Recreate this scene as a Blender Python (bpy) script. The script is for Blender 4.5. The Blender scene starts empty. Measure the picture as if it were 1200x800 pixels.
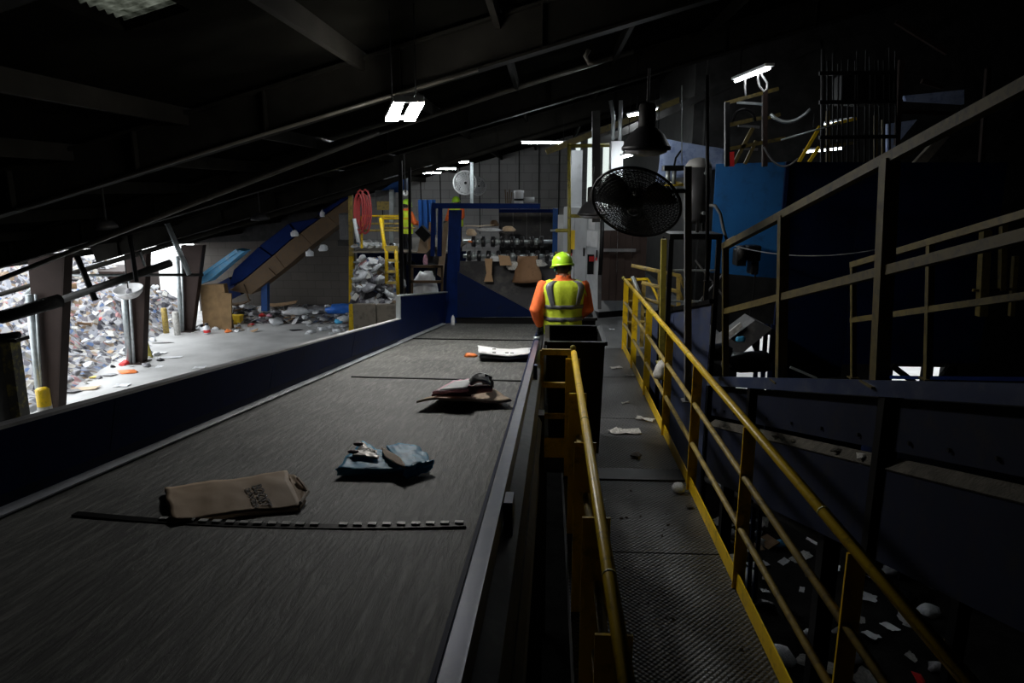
import bpy, bmesh, math, random
from mathutils import Vector, Matrix, noise
random.seed(7)
R = math.radians
scene = bpy.context.scene
C = scene.collection

# ------------------------------------------------------------------ camera
FPX, PITCH, YAW = 812.0, R(12.37), R(2.89)
CAMZ = 2.42
cam_d = bpy.data.cameras.new('camera'); cam = bpy.data.objects.new('camera', cam_d); C.objects.link(cam)
cam_d.sensor_width = 36.0; cam_d.lens = FPX * 36.0 / 1200.0
cam_d.clip_start = 0.05; cam_d.clip_end = 300
cam.location = (0, 0, CAMZ); cam.rotation_euler = (math.pi / 2 - PITCH, 0, YAW)
scene.camera = cam

# ------------------------------------------------------------------ world, exposure
w = bpy.data.worlds.new('world'); scene.world = w; w.use_nodes = True
bgn = w.node_tree.nodes['Background']
bgn.inputs[0].default_value = (0.93, 0.97, 1.0, 1); bgn.inputs[1].default_value = 4.0   # overcast daylight outside the hall
vs = scene.view_settings
vs.view_transform = 'Standard'; vs.look = 'None'; vs.exposure = 0.0; vs.gamma = 1.0; vs.use_curve_mapping = False
TUBE = 150.0       # emission of the fluorescent tubes
try:
    scene.cycles.max_bounces = 8; scene.cycles.diffuse_bounces = 4
except Exception:
    pass

# ------------------------------------------------------------------ pixel helpers (1200 x 800 frame)
_F = Vector((-math.sin(YAW) * math.cos(PITCH), math.cos(YAW) * math.cos(PITCH), -math.sin(PITCH)))
_Rt = Vector((math.cos(YAW), math.sin(YAW), 0)); _U = _Rt.cross(_F)
CAM = Vector((0, 0, CAMZ))
def ray(px, py): return _F + _Rt * ((px - 600) / FPX) + _U * ((400 - py) / FPX)
def at(px, py, Y):
    r = ray(px, py); return CAM + r * (Y / r.y)
def atz(px, py, z):
    r = ray(px, py); return CAM + r * ((z - CAMZ) / r.z)
def proj(p):
    v = Vector(p) - CAM; d = v.dot(_F); return 600 + FPX * v.dot(_Rt) / d, 400 - FPX * v.dot(_U) / d
class Track:      # a family of parallel lines running to one vanishing point
    def __init__(s, vx, vy):
        r = ray(vx, vy); s.kx, s.kz = r.x / r.y, r.z / r.y
    def uy(s, px, py, H):      # point of the sloping plane lying H under the camera at y = 0
        r = ray(px, py); y = H / (s.kz - r.z / r.y); return (r.x / r.y - s.kx) * y, y
    def pt(s, u, y, H): return Vector((u + s.kx * y, y, CAMZ - H + s.kz * y))

# ------------------------------------------------------------------ materials
MATS = {}
def mat(name, col, rough=0.6, metal=0.0, var=0.2, scale=6.0, bump=0.0, bscale=40.0, spec=0.5, stretch=None):
    if name in MATS: return MATS[name]
    m = bpy.data.materials.new(name); m.use_nodes = True; MATS[name] = m
    nt = m.node_tree; b = nt.nodes['Principled BSDF']
    b.inputs['Roughness'].default_value = rough; b.inputs['Metallic'].default_value = metal
    b.inputs['Specular IOR Level'].default_value = spec
    tc = nt.nodes.new('ShaderNodeTexCoord'); out = tc.outputs['Object']
    if stretch:
        mp = nt.nodes.new('ShaderNodeMapping'); mp.inputs['Scale'].default_value = stretch
        nt.links.new(out, mp.inputs[0]); out = mp.outputs[0]
    n = nt.nodes.new('ShaderNodeTexNoise'); n.inputs['Scale'].default_value = scale; n.inputs['Detail'].default_value = 6
    nt.links.new(out, n.inputs['Vector'])
    rp = nt.nodes.new('ShaderNodeValToRGB'); nt.links.new(n.outputs[0], rp.inputs[0])
    c0 = [max(0, c * (1 - var)) for c in col]; c1 = [min(1, c * (1 + var)) for c in col]
    rp.color_ramp.elements[0].position = 0.3; rp.color_ramp.elements[1].position = 0.7
    rp.color_ramp.elements[0].color = (*c0, 1); rp.color_ramp.elements[1].color = (*c1, 1)
    nt.links.new(rp.outputs[0], b.inputs['Base Color'])
    if bump:
        n2 = nt.nodes.new('ShaderNodeTexNoise'); n2.inputs['Scale'].default_value = bscale; n2.inputs['Detail'].default_value = 4
        nt.links.new(out, n2.inputs['Vector'])
        bp = nt.nodes.new('ShaderNodeBump'); bp.inputs['Strength'].default_value = bump; bp.inputs['Distance'].default_value = 0.02
        nt.links.new(n2.outputs[0], bp.inputs['Height']); nt.links.new(bp.outputs[0], b.inputs['Normal'])
    return m
def worn(name, col, wear, amount=0.5, rough=0.45, scale=5.0, metal=0.0, stretch=None):
    """paint with rubbed or dirty patches of another colour"""
    if name in MATS: return MATS[name]
    m = mat(name, col, rough, metal, 0.12, scale)
    nt = m.node_tree; b = nt.nodes['Principled BSDF']; src = b.inputs['Base Color'].links[0].from_socket
    tc = nt.nodes.new('ShaderNodeTexCoord'); o = tc.outputs['Object']
    if stretch:
        mp = nt.nodes.new('ShaderNodeMapping'); mp.inputs['Scale'].default_value = stretch
        nt.links.new(o, mp.inputs[0]); o = mp.outputs[0]
    n = nt.nodes.new('ShaderNodeTexNoise'); n.inputs['Scale'].default_value = scale * 2.3; n.inputs['Detail'].default_value = 9; n.inputs['Roughness'].default_value = 0.7
    nt.links.new(o, n.inputs['Vector'])
    rp = nt.nodes.new('ShaderNodeValToRGB'); rp.color_ramp.elements[0].position = 0.62 - 0.25 * amount; rp.color_ramp.elements[1].position = 0.8 - 0.2 * amount
    nt.links.new(n.outputs[0], rp.inputs[0])
    mx = nt.nodes.new('ShaderNodeMix'); mx.data_type = 'RGBA'
    nt.links.new(rp.outputs[0], mx.inputs[0]); nt.links.new(src, mx.inputs[6]); mx.inputs[7].default_value = (*wear, 1)
    nt.links.new(mx.outputs[2], b.inputs['Base Color'])
    return m
def emit(name, col, strength):
    if name in MATS: return MATS[name]
    m = bpy.data.materials.new(name); m.use_nodes = True; MATS[name] = m
    nt = m.node_tree; nt.nodes.remove(nt.nodes['Principled BSDF']); e = nt.nodes.new('ShaderNodeEmission')
    e.inputs[0].default_value = (*col, 1); e.inputs[1].default_value = strength
    nt.links.new(e.outputs[0], nt.nodes['Material Output'].inputs[0]); return m

def belt_material():
    m = mat('belt_rubber', (0.075, 0.076, 0.072), 0.62, 0, 0.4, 2.5)
    nt = m.node_tree; b = nt.nodes['Principled BSDF']; src = b.inputs['Base Color'].links[0].from_socket
    tc = nt.nodes.new('ShaderNodeTexCoord'); mp = nt.nodes.new('ShaderNodeMapping')
    mp.inputs['Rotation'].default_value = (0, 0, R(-9)); mp.inputs['Scale'].default_value = (26, 3.2, 8)
    nt.links.new(tc.outputs['Object'], mp.inputs[0])
    n = nt.nodes.new('ShaderNodeTexNoise'); n.inputs['Scale'].default_value = 1.6; n.inputs['Detail'].default_value = 7; n.inputs['Roughness'].default_value = 0.65; n.inputs['Distortion'].default_value = 0.6
    nt.links.new(mp.outputs[0], n.inputs['Vector'])
    rp = nt.nodes.new('ShaderNodeValToRGB'); rp.color_ramp.elements[0].position = 0.46; rp.color_ramp.elements[1].position = 0.82
    nt.links.new(n.outputs[0], rp.inputs[0])
    sc = nt.nodes.new('ShaderNodeMath'); sc.operation = 'MULTIPLY'; sc.inputs[1].default_value = 0.75; nt.links.new(rp.outputs[0], sc.inputs[0])
    mx = nt.nodes.new('ShaderNodeMix'); mx.data_type = 'RGBA'
    nt.links.new(sc.outputs[0], mx.inputs[0]); nt.links.new(src, mx.inputs[6]); mx.inputs[7].default_value = (0.34, 0.34, 0.31, 1)
    nt.links.new(mx.outputs[2], b.inputs['Base Color'])
    bp = nt.nodes.new('ShaderNodeBump'); bp.inputs['Strength'].default_value = 0.45; bp.inputs['Distance'].default_value = 0.012
    nt.links.new(n.outputs[0], bp.inputs['Height']); nt.links.new(bp.outputs[0], b.inputs['Normal'])
    return m
def tread_material():
    m = mat('tread_plate', (0.07, 0.072, 0.075), 0.42, 0.3, 0.3, 2.2)
    nt = m.node_tree; b = nt.nodes['Principled BSDF']
    tc = nt.nodes.new('ShaderNodeTexCoord'); mp = nt.nodes.new('ShaderNodeMapping')
    mp.inputs['Rotation'].default_value = (0, 0, R(45)); mp.inputs['Scale'].default_value = (38, 38, 38)
    nt.links.new(tc.outputs['Object'], mp.inputs[0])
    v = nt.nodes.new('ShaderNodeTexVoronoi'); v.inputs['Scale'].default_value = 1.0; v.inputs['Randomness'].default_value = 0.0
    nt.links.new(mp.outputs[0], v.inputs['Vector'])
    bp = nt.nodes.new('ShaderNodeBump'); bp.inputs['Strength'].default_value = 0.9; bp.inputs['Distance'].default_value = 0.012; bp.invert = True
    nt.links.new(v.outputs['Distance'], bp.inputs['Height']); nt.links.new(bp.outputs[0], b.inputs['Normal'])
    return m
def block_material(name, c1, c2, mortar, sc, rough=0.85):
    m = mat(name, c1, rough, 0, 0.15, 1.2); nt = m.node_tree; b = nt.nodes['Principled BSDF']
    tc = nt.nodes.new('ShaderNodeTexCoord'); mp = nt.nodes.new('ShaderNodeMapping'); mp.inputs['Rotation'].default_value = (R(90), 0, 0)
    nt.links.new(tc.outputs['Object'], mp.inputs[0])
    br = nt.nodes.new('ShaderNodeTexBrick'); br.inputs['Scale'].default_value = sc; br.inputs['Mortar Size'].default_value = 0.012
    br.inputs['Color1'].default_value = (*c1, 1); br.inputs['Color2'].default_value = (*c2, 1); br.inputs['Mortar'].default_value = (*mortar, 1)
    br.inputs['Brick Width'].default_value = 0.8; br.inputs['Row Height'].default_value = 0.4
    nt.links.new(mp.outputs[0], br.inputs['Vector'])
    n = nt.nodes.new('ShaderNodeTexNoise'); n.inputs['Scale'].default_value = 0.6; n.inputs['Detail'].default_value = 6
    nt.links.new(tc.outputs['Object'], n.inputs['Vector'])
    mx = nt.nodes.new('ShaderNodeMix'); mx.data_type = 'RGBA'; mx.blend_type = 'MULTIPLY'; mx.inputs[0].default_value = 0.35
    nt.links.new(br.outputs[0], mx.inputs[6]); nt.links.new(n.outputs[0], mx.inputs[7])
    nt.links.new(mx.outputs[2], b.inputs['Base Color'])
    return m
def litter_material(name, sc=5.0, k=1.0):
    """heap of mixed light waste: patches of random waste colours"""
    m = bpy.data.materials.new(name); m.use_nodes = True; MATS[name] = m
    nt = m.node_tree; b = nt.nodes['Principled BSDF']; b.inputs['Roughness'].default_value = 0.6
    tc = nt.nodes.new('ShaderNodeTexCoord'); v = nt.nodes.new('ShaderNodeTexVoronoi'); v.inputs['Scale'].default_value = sc
    nt.links.new(tc.outputs['Object'], v.inputs['Vector'])
    sp = nt.nodes.new('ShaderNodeSeparateColor'); nt.links.new(v.outputs['Color'], sp.inputs[0])
    rp = nt.nodes.new('ShaderNodeValToRGB'); rp.color_ramp.interpolation = 'CONSTANT'
    cols = [(0.0, (0.55, 0.55, 0.58)), (0.22, (0.18, 0.17, 0.2)), (0.36, (0.7, 0.7, 0.72)), (0.5, (0.34, 0.24, 0.15)), (0.6, (0.4, 0.42, 0.48)), (0.74, (0.08, 0.08, 0.1)), (0.84, (0.6, 0.3, 0.3)), (0.88, (0.62, 0.58, 0.5)), (0.96, (0.15, 0.25, 0.5))]
    cols = [(p, tuple(v * k for v in c)) for p, c in cols]
    cr = rp.color_ramp
    cr.elements[0].position = 0; cr.elements[0].color = (*cols[0][1], 1); cr.elements[1].position = cols[1][0]; cr.elements[1].color = (*cols[1][1], 1)
    for p, c in cols[2:]:
        e = cr.elements.new(p); e.color = (*c, 1)
    nt.links.new(sp.outputs[0], rp.inputs[0]); nt.links.new(rp.outputs[0], b.inputs['Base Color'])
    return m

YEL = worn('yellow_paint', (0.82, 0.54, 0.012), (0.28, 0.17, 0.03), 0.35, 0.38, 4)
YELD = worn('dirty_yellow_paint', (0.42, 0.30, 0.07), (0.14, 0.11, 0.06), 0.6, 0.55, 5)
OLIVE = worn('olive_yellow_paint', (0.36, 0.31, 0.05), (0.14, 0.12, 0.05), 0.5, 0.5, 5)
BLUE = worn('blue_paint', (0.005, 0.017, 0.09), (0.005, 0.013, 0.055), 0.35, 0.5, 2)
BLUEB = worn('bright_blue_paint', (0.012, 0.06, 0.22), (0.012, 0.035, 0.11), 0.5, 0.45, 2)
SKYB = worn('sky_blue_paint', (0.10, 0.36, 0.62), (0.3, 0.4, 0.5), 0.4, 0.5, 2)
NAVY = worn('navy_paint', (0.006, 0.012, 0.045), (0.01, 0.012, 0.02), 0.4, 0.5, 2)
RAILB = worn('rail_blue_grey', (0.045, 0.062, 0.13), (0.10, 0.115, 0.16), 0.55, 0.3, 3, 0.25)
SIDEG = worn('frame_grey', (0.10, 0.10, 0.105), (0.17, 0.165, 0.16), 0.5, 0.55, 4, 0.1)
PANELB = worn('dusty_blue_panel', (0.012, 0.015, 0.03), (0.022, 0.022, 0.024), 0.5, 0.6, 3)
DUST = mat('dust_ledge', (0.06, 0.054, 0.042), 0.9, 0, 0.4, 14, 0.6, 60)
BLACK = mat('black_steel', (0.006, 0.006, 0.0065), 0.5, 0.2, 0.3, 6)
DARK = mat('dark_steel', (0.028, 0.027, 0.026), 0.55, 0.3, 0.4, 4)
DARKP = worn('dark_plate', (0.03, 0.03, 0.033), (0.075, 0.07, 0.065), 0.5, 0.45, 2, 0.3)
BROWNS = worn('brown_steel', (0.035, 0.024, 0.021), (0.03, 0.022, 0.02), 0.4, 0.6, 3)
GALV = mat('galvanized_steel', (0.42, 0.46, 0.47), 0.4, 0.5, 0.2, 7)
GREYP = worn('grey_cabinet_paint', (0.52, 0.54, 0.56), (0.42, 0.43, 0.45), 0.4, 0.5, 2)
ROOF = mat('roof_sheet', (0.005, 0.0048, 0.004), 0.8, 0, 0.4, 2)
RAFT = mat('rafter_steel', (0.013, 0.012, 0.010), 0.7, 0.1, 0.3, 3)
RUST = worn('rusty_steel', (0.095, 0.054, 0.02), (0.07, 0.045, 0.03), 0.6, 0.7, 3)
CONC = mat('concrete', (0.52, 0.52, 0.515), 0.75, 0, 0.22, 0.7, 0.15, 12)
CONCB = worn('concrete_block', (0.22, 0.19, 0.15), (0.1, 0.085, 0.07), 0.5, 0.85, 2)
WHITE = mat('white_paper', (0.80, 0.81, 0.83), 0.6, 0, 0.08, 9, 0.3, 30)
WHITED = mat('soiled_paper', (0.5, 0.49, 0.46), 0.7, 0, 0.35, 12, 0.4, 30)
POLY = mat('white_plastic', (0.72, 0.74, 0.77), 0.35, 0, 0.15, 9, 0.5, 18)
CARD = worn('cardboard', (0.42, 0.27, 0.15), (0.28, 0.17, 0.09), 0.4, 0.8, 4)
CARDL = worn('pale_cardboard', (0.62, 0.46, 0.31), (0.5, 0.36, 0.23), 0.4, 0.75, 4)
KRAFT = worn('kraft_paper', (0.52, 0.37, 0.24), (0.40, 0.28, 0.17), 0.35, 0.7, 3)
LIME = mat('lime_fabric', (0.76, 0.95, 0.05), 0.7, 0, 0.08, 20, 0.25, 45)
HELM = mat('lime_helmet', (0.48, 0.85, 0.04), 0.28, 0, 0.04, 5)
ORANGE = mat('orange_fabric', (0.95, 0.17, 0.035), 0.75, 0, 0.12, 14, 0.4, 30)
REFL = mat('reflective_tape', (0.18, 0.185, 0.2), 0.4, 0.2, 0.15, 12)
TROUS = mat('dark_trousers', (0.02, 0.022, 0.03), 0.8, 0, 0.3, 12)
SKIN = mat('skin', (0.35, 0.2, 0.13), 0.5, 0, 0.08, 10)
GLOVE = worn('work_glove', (0.05, 0.05, 0.055), (0.5, 0.5, 0.5), 0.55, 0.7, 14)
HAIR = mat('dark_hair', (0.015, 0.012, 0.01), 0.6, 0, 0.3, 40)
RED = mat('red_plastic', (0.65, 0.03, 0.03), 0.4, 0, 0.1, 6)
REDH = mat('red_hose', (0.42, 0.05, 0.05), 0.5, 0, 0.15, 6)
ORP = mat('orange_plastic', (0.85, 0.22, 0.05), 0.5, 0, 0.2, 6)
YELP = mat('yellow_plastic', (0.8, 0.55, 0.03), 0.4, 0, 0.1, 6)
BLUP = mat('blue_plastic', (0.03, 0.16, 0.62), 0.4, 0, 0.15, 6, 0.4, 12)
LBLUP = mat('light_blue_plastic', (0.09, 0.48, 0.92), 0.5, 0, 0.3, 14, 0.15, 22, .3)
PINKP = mat('pink_print', (0.75, 0.4, 0.52), 0.5, 0, 0.3, 30)
MARO = mat('maroon_print', (0.2, 0.07, 0.09), 0.5, 0, 0.3, 14)
SILV = mat('silver_foil', (0.5, 0.46, 0.42), 0.4, 0.2, 0.5, 18, 0.3, 25)
INK = mat('dark_ink', (0.03, 0.022, 0.018), 0.7, 0, 0.1, 8)
GREYPL = mat('grey_plastic', (0.25, 0.25, 0.27), 0.35, 0, 0.3, 7, 0.4, 14)
BLKB = mat('black_bag', (0.015, 0.015, 0.018), 0.3, 0, 0.2, 8, 0.4, 12)
TARP = worn('pale_blue_tarp', (0.35, 0.42, 0.62), (0.15, 0.2, 0.42), 0.5, 0.6, 3)
for _m, _s in ((ROOF, 0), (RAFT, .05), (BLUE, .03), (NAVY, .05), (BROWNS, .1), (DARK, .2), (BLACK, .2), (PANELB, .12), (BLUEB, .2), (CONC, .3), (DARKP, .3)): _m.node_tree.nodes['Principled BSDF'].inputs['Specular IOR Level'].default_value = _s
DIMYEL = worn('dimmed_yellow_paint', (0.115, 0.084, 0.015), (0.03, 0.025, 0.011), 0.6, 0.6, 5)  # worn yellow darkened so the dim right side's shade sits in the colour
BELT = belt_material(); TREAD = tread_material()
BLOCKW = block_material('grey_block', (0.30, 0.29, 0.28), (0.27, 0.26, 0.255), (0.17, 0.165, 0.16), 1.0)
BLOCKB = block_material('brown_block', (0.11, 0.097, 0.085), (0.095, 0.085, 0.075), (0.06, 0.052, 0.046), 1.0)
HEAPM = litter_material('mixed_waste', 6.0, .6); HEAPF = litter_material('mixed_waste_fine', 5.5, .35)
TUBEM = emit('tube_light', (0.93, 0.98, 1.0), TUBE)
KEYM = emit('diffuser_light', (1.0, 0.98, 0.93), 98.0)
TUBEF = emit('far_tube_light', (0.9, 0.97, 1.0), 150.0)
GLINTM = emit('highlight_glow', (0.9, 0.97, 1.0), 12.0)  # glow for the bars that imitate small highlights above the hopper

# ------------------------------------------------------------------ mesh building
class MB:
    def __init__(s): s.v = []; s.f = []
    def add(s, vs, fs):
        o = len(s.v); s.v += [tuple(v) for v in vs]; s.f += [tuple(i + o for i in f) for f in fs]; return s
    def hexa(s, p):      # 8 points: bottom ring 0-3, top ring 4-7
        return s.add(p, [(3, 2, 1, 0), (4, 5, 6, 7), (0, 1, 5, 4), (1, 2, 6, 5), (2, 3, 7, 6), (3, 0, 4, 7)])
    def box(s, a, b):
        x0, y0, z0 = a; x1, y1, z1 = b
        return s.hexa([(x0, y0, z0), (x1, y0, z0), (x1, y1, z0), (x0, y1, z0), (x0, y0, z1), (x1, y0, z1), (x1, y1, z1), (x0, y1, z1)])
    def bar(s, p, q, wd, h, up=(0, 0, 1)):      # rectangular bar between two points
        p, q = Vector(p), Vector(q); d = (q - p).normalized(); up = Vector(up)
        if abs(d.dot(up)) > 0.98: up = Vector((0, 1, 0))
        a = d.cross(up).normalized() * wd / 2; b = a.cross(d).normalized() * h / 2
        return s.hexa([p - a - b, p + a - b, p + a + b, p - a + b, q - a - b, q + a - b, q + a + b, q - a + b])
    def tube(s, pts, r, n=10, cap=True):
        pts = [Vector(p) for p in pts]; rs = r if isinstance(r, (list, tuple)) else [r] * len(pts)
        o = len(s.v); a = None
        for i, p in enumerate(pts):
            d = (pts[min(i + 1, len(pts) - 1)] - pts[max(i - 1, 0)]).normalized()
            if a is None:
                a = d.cross(Vector((0, 0, 1)));
                if a.length < 1e-3: a = d.cross(Vector((0, 1, 0)))
            a = (a - d * a.dot(d)).normalized(); b = d.cross(a)
            for k in range(n):
                t = 2 * math.pi * k / n; s.v.append(tuple(p + (a * math.cos(t) + b * math.sin(t)) * rs[i]))
        for i in range(len(pts) - 1):
            for k in range(n):
                k2 = (k + 1) % n; s.f.append((o + i * n + k, o + i * n + k2, o + (i + 1) * n + k2, o + (i + 1) * n + k))
        if cap:
            s.f.append(tuple(o + k for k in reversed(range(n)))); s.f.append(tuple(o + (len(pts) - 1) * n + k for k in range(n)))
        return s
    def rings(s, rings, cap=True):      # list of equal-length point rings
        n = len(rings[0]); o = len(s.v)
        for r in rings: s.v += [tuple(p) for p in r]
        for i in range(len(rings) - 1):
            for k in range(n):
                k2 = (k + 1) % n; s.f.append((o + i * n + k, o + i * n + k2, o + (i + 1) * n + k2, o + (i + 1) * n + k))
        if cap:
            s.f.append(tuple(o + k for k in reversed(range(n)))); s.f.append(tuple(o + (len(rings) - 1) * n + k for k in range(n)))
        return s
    def lathe(s, prof, n=24, M=None, cap=True):      # (radius, z) profile about local Z
        M = M or Matrix.Identity(4)
        return s.rings([[M @ Vector((max(r, 1e-4) * math.cos(2 * math.pi * k / n), max(r, 1e-4) * math.sin(2 * math.pi * k / n), z)) for k in range(n)] for r, z in prof], cap)
    def torus(s, M, Rr, r, n=32, m=6):
        return s.rings_closed([[M @ Vector(((Rr + r * math.cos(2 * math.pi * j / m)) * math.cos(2 * math.pi * k / n), (Rr + r * math.cos(2 * math.pi * j / m)) * math.sin(2 * math.pi * k / n), r * math.sin(2 * math.pi * j / m))) for j in range(m)] for k in range(n)])
    def rings_closed(s, rings):
        n = len(rings[0]); N = len(rings); o = len(s.v)
        for r in rings: s.v += [tuple(p) for p in r]
        for i in range(N):
            i2 = (i + 1) % N
            for k in range(n):
                k2 = (k + 1) % n; s.f.append((o + i * n + k, o + i * n + k2, o + i2 * n + k2, o + i2 * n + k))
        return s
    def ell(s, c, r, n=16, m=10, M=None):
        prof = []
        for i in range(m + 1):
            t = math.pi * i / m; prof.append((math.sin(t), -math.cos(t)))
        T = Matrix.Translation(Vector(c)) @ (M or Matrix.Identity(4)) @ Matrix.Diagonal((*r, 1))
        return s.lathe(prof, n, T)
    def quad(s, a, b, c, d): return s.add([a, b, c, d], [(0, 1, 2, 3)])
    def build(s, name, m, parent=None, smooth=False, bevel=0.0, origin=None):
        me = bpy.data.meshes.new(name)
        par = Vector((0, 0, 0))
        vs = s.v
        inv = None
        if parent is not None:
            inv = world_of(parent).inverted()
            vs = [inv @ Vector(v) for v in s.v]
        org = Vector((0, 0, 0))
        if origin is None and parent is None and vs:
            xs = [v[0] for v in vs]; ys = [v[1] for v in vs]; zs = [v[2] for v in vs]
            org = Vector(((min(xs) + max(xs)) / 2, (min(ys) + max(ys)) / 2, min(zs)))
        elif origin is not None:
            org = Vector(origin)
        me.from_pydata([tuple(Vector(v) - org) for v in vs], [], s.f); me.update()
        bm = bmesh.new(); bm.from_mesh(me); bmesh.ops.recalc_face_normals(bm, faces=bm.faces); bm.to_mesh(me); bm.free()
        if smooth:
            for p in me.polygons: p.use_smooth = True
        ms = m if isinstance(m, (list, tuple)) else [m]
        for q in ms: me.materials.append(q)
        o = bpy.data.objects.new(name, me); C.objects.link(o); o.location = org
        if parent is not None: o.parent = parent
        if bevel:
            b = o.modifiers.new('bevel', 'BEVEL'); b.width = bevel; b.segments = 2; b.limit_method = 'ANGLE'
        return o
def world_of(o):
    m = Matrix.LocRotScale(o.location, o.rotation_euler, o.scale)
    return world_of(o.parent) @ m if o.parent else m
def tag(o, label=None, cat=None, group=None, kind=None):
    if label: o['label'] = label
    if cat: o['category'] = cat
    if group: o['group'] = group
    if kind: o['kind'] = kind
    return o
def thing(name, label, cat, loc=(0, 0, 0), rotz=0.0, group=None, kind=None):
    o = bpy.data.objects.new(name, None); C.objects.link(o); o.location = loc; o.rotation_euler = (0, 0, rotz)
    o.empty_display_size = 0.1
    return tag(o, label, cat, group, kind)
def struct(o): o['kind'] = 'structure'; return o
def copy_tree(o, parent=None):
    c = o.copy(); C.objects.link(c); c.parent = parent
    for ch in list(o.children): copy_tree(ch, c)
    return c
def arc(p0, p1, sag, n=10, side=(0, 0, -1)):
    p0, p1 = Vector(p0), Vector(p1); sd = Vector(side)
    return [p0.lerp(p1, i / n) + sd * sag * 4 * (i / n) * (1 - i / n) for i in range(n + 1)]
def look(axis, loc, roll=0):
    q = Vector(axis).normalized().to_track_quat('Z', 'Y'); return Matrix.Translation(Vector(loc)) @ q.to_matrix().to_4x4() @ Matrix.Rotation(roll, 4, 'Z')
def crumple(size, seed, sub=3, amp=0.35, flat=True):
    """a crushed, lumpy shell; base lies on z = 0"""
    bm = bmesh.new(); bmesh.ops.create_icosphere(bm, subdivisions=sub, radius=1.0)
    off = Vector((seed * 3.17, seed * 1.73, seed * 0.91))
    for v in bm.verts:
        n = noise.fractal(v.co * 2.3 + off, 1.0, 2.0, 3) * amp * 1.2 + abs(noise.noise(v.co * 5 + off)) * amp * 1.1 - .1
        v.co = v.co * (1 + n)
        if flat and v.co.z < -0.35: v.co.z = -0.35 - (v.co.z + 0.35) * 0.05
        v.co = Vector((v.co.x * size[0] / 2, v.co.y * size[1] / 2, (v.co.z + 0.35) * size[2] / 1.6))
    mb = MB(); bm.verts.ensure_lookup_table(); mb.v = [tuple(v.co) for v in bm.verts]; mb.f = [tuple(v.index for v in f.verts) for f in bm.faces]; bm.free()
    return mb
def sheet(corners, nx, ny, hf, wob=0.0, seed=0):
    """a thin sheet through four corner points given in order, lifted by hf(s,t)"""
    a, b, c, d = [Vector(p) for p in corners]; mb = MB(); off = Vector((seed * 1.3, seed * 2.1, 0))
    for j in range(ny + 1):
        for i in range(nx + 1):
            s_, t_ = i / nx, j / ny
            p = a.lerp(b, s_).lerp(d.lerp(c, s_), t_)
            e = Vector((noise.noise(Vector((s_ * 3, t_ * 3, 1)) + off), noise.noise(Vector((s_ * 3, t_ * 3, 5)) + off), 0)) * wob
            mb.v.append(tuple(p + e + Vector((0, 0, hf(s_, t_)))))
    for j in range(ny):
        for i in range(nx):
            o = j * (nx + 1) + i; mb.f.append((o, o + 1, o + nx + 2, o + nx + 1))
    return mb
def solid(o, th, offset=0.0):
    m = o.modifiers.new('thickness', 'SOLIDIFY'); m.thickness = th; m.offset = offset; return o
def nz(s_, t_, k, seed): return noise.noise(Vector((s_ * k, t_ * k, seed * 7.7)))

# ================================================================== THE SETTING
FZ = -3.6
fl = MB().box((-60, -8, FZ - 0.3), (16, 60, FZ)).build('floor', CONC); struct(fl)
struct(MB().box((-2.6, -7.9, FZ), (15.9, 14.9, FZ + .02)).build('floor_pit', mat('dirty_shaded_floor', (.011, .0105, .010), .9, 0, .6, 3, .5, 20, .05)))  # dirt, plus shade under walkway and conveyors put into the floor colour
RS = 0.277
def rz(x): return 4.6 + RS * x
def colx(y): return -12.9 - 0.23 * (y - 17.6)
RIDGE = 9.0
rf = MB()
SKX0, SKX1, SKY0, SKY1 = -3.4, -2.85, 4.9, 5.8      # skylight opening in the roof
def roofpart(x0, x1, y0, y1, dx0=0.0, dx1=0.0):
    rf.hexa([(x0 + dx0, y0, rz(x0 + dx0)), (x1, y0, rz(x1)), (x1, y1, rz(x1)), (x0 + dx1, y1, rz(x0 + dx1)),
             (x0 + dx0, y0, rz(x0 + dx0) + .15), (x1, y0, rz(x1) + .15), (x1, y1, rz(x1) + .15), (x0 + dx1, y1, rz(x0 + dx1) + .15)])
roofpart(0, SKX0, -8, 34.6, colx(-8) - 0.7, colx(34.6) - 0.7)
roofpart(SKX0, SKX1, -8, SKY0); roofpart(SKX0, SKX1, SKY1, 34.6); roofpart(SKX1, RIDGE, -8, 34.6)
rf.hexa([(RIDGE, -8, rz(RIDGE)), (16.3, -8, rz(RIDGE) - 2), (16.3, 34.6, rz(RIDGE) - 2), (RIDGE, 34.6, rz(RIDGE)),
         (RIDGE, -8, rz(RIDGE) + .15), (16.3, -8, rz(RIDGE) - 1.85), (16.3, 34.6, rz(RIDGE) - 1.85), (RIDGE, 34.6, rz(RIDGE) + .15)])
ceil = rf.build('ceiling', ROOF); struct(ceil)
# translucent corrugated rooflight
tm = bpy.data.materials.new('rooflight_sheet'); tm.use_nodes = True; MATS['rooflight_sheet'] = tm
nt = tm.node_tree; nt.nodes.remove(nt.nodes['Principled BSDF']); tb = nt.nodes.new('ShaderNodeBsdfTranslucent')
n_ = nt.nodes.new('ShaderNodeTexNoise'); n_.inputs['Scale'].default_value = 6; n_.inputs['Detail'].default_value = 6
rp_ = nt.nodes.new('ShaderNodeValToRGB'); rp_.color_ramp.elements[0].color = (0.008, 0.009, 0.006, 1); rp_.color_ramp.elements[1].color = (0.06, 0.063, 0.05, 1)
rp_.color_ramp.elements[0].position = 0.35; rp_.color_ramp.elements[1].position = 0.7
nt.links.new(n_.outputs[0], rp_.inputs[0]); nt.links.new(rp_.outputs[0], tb.inputs[0]); nt.links.new(tb.outputs[0], nt.nodes['Material Output'].inputs[0])
mb = MB(); N = 72
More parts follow.
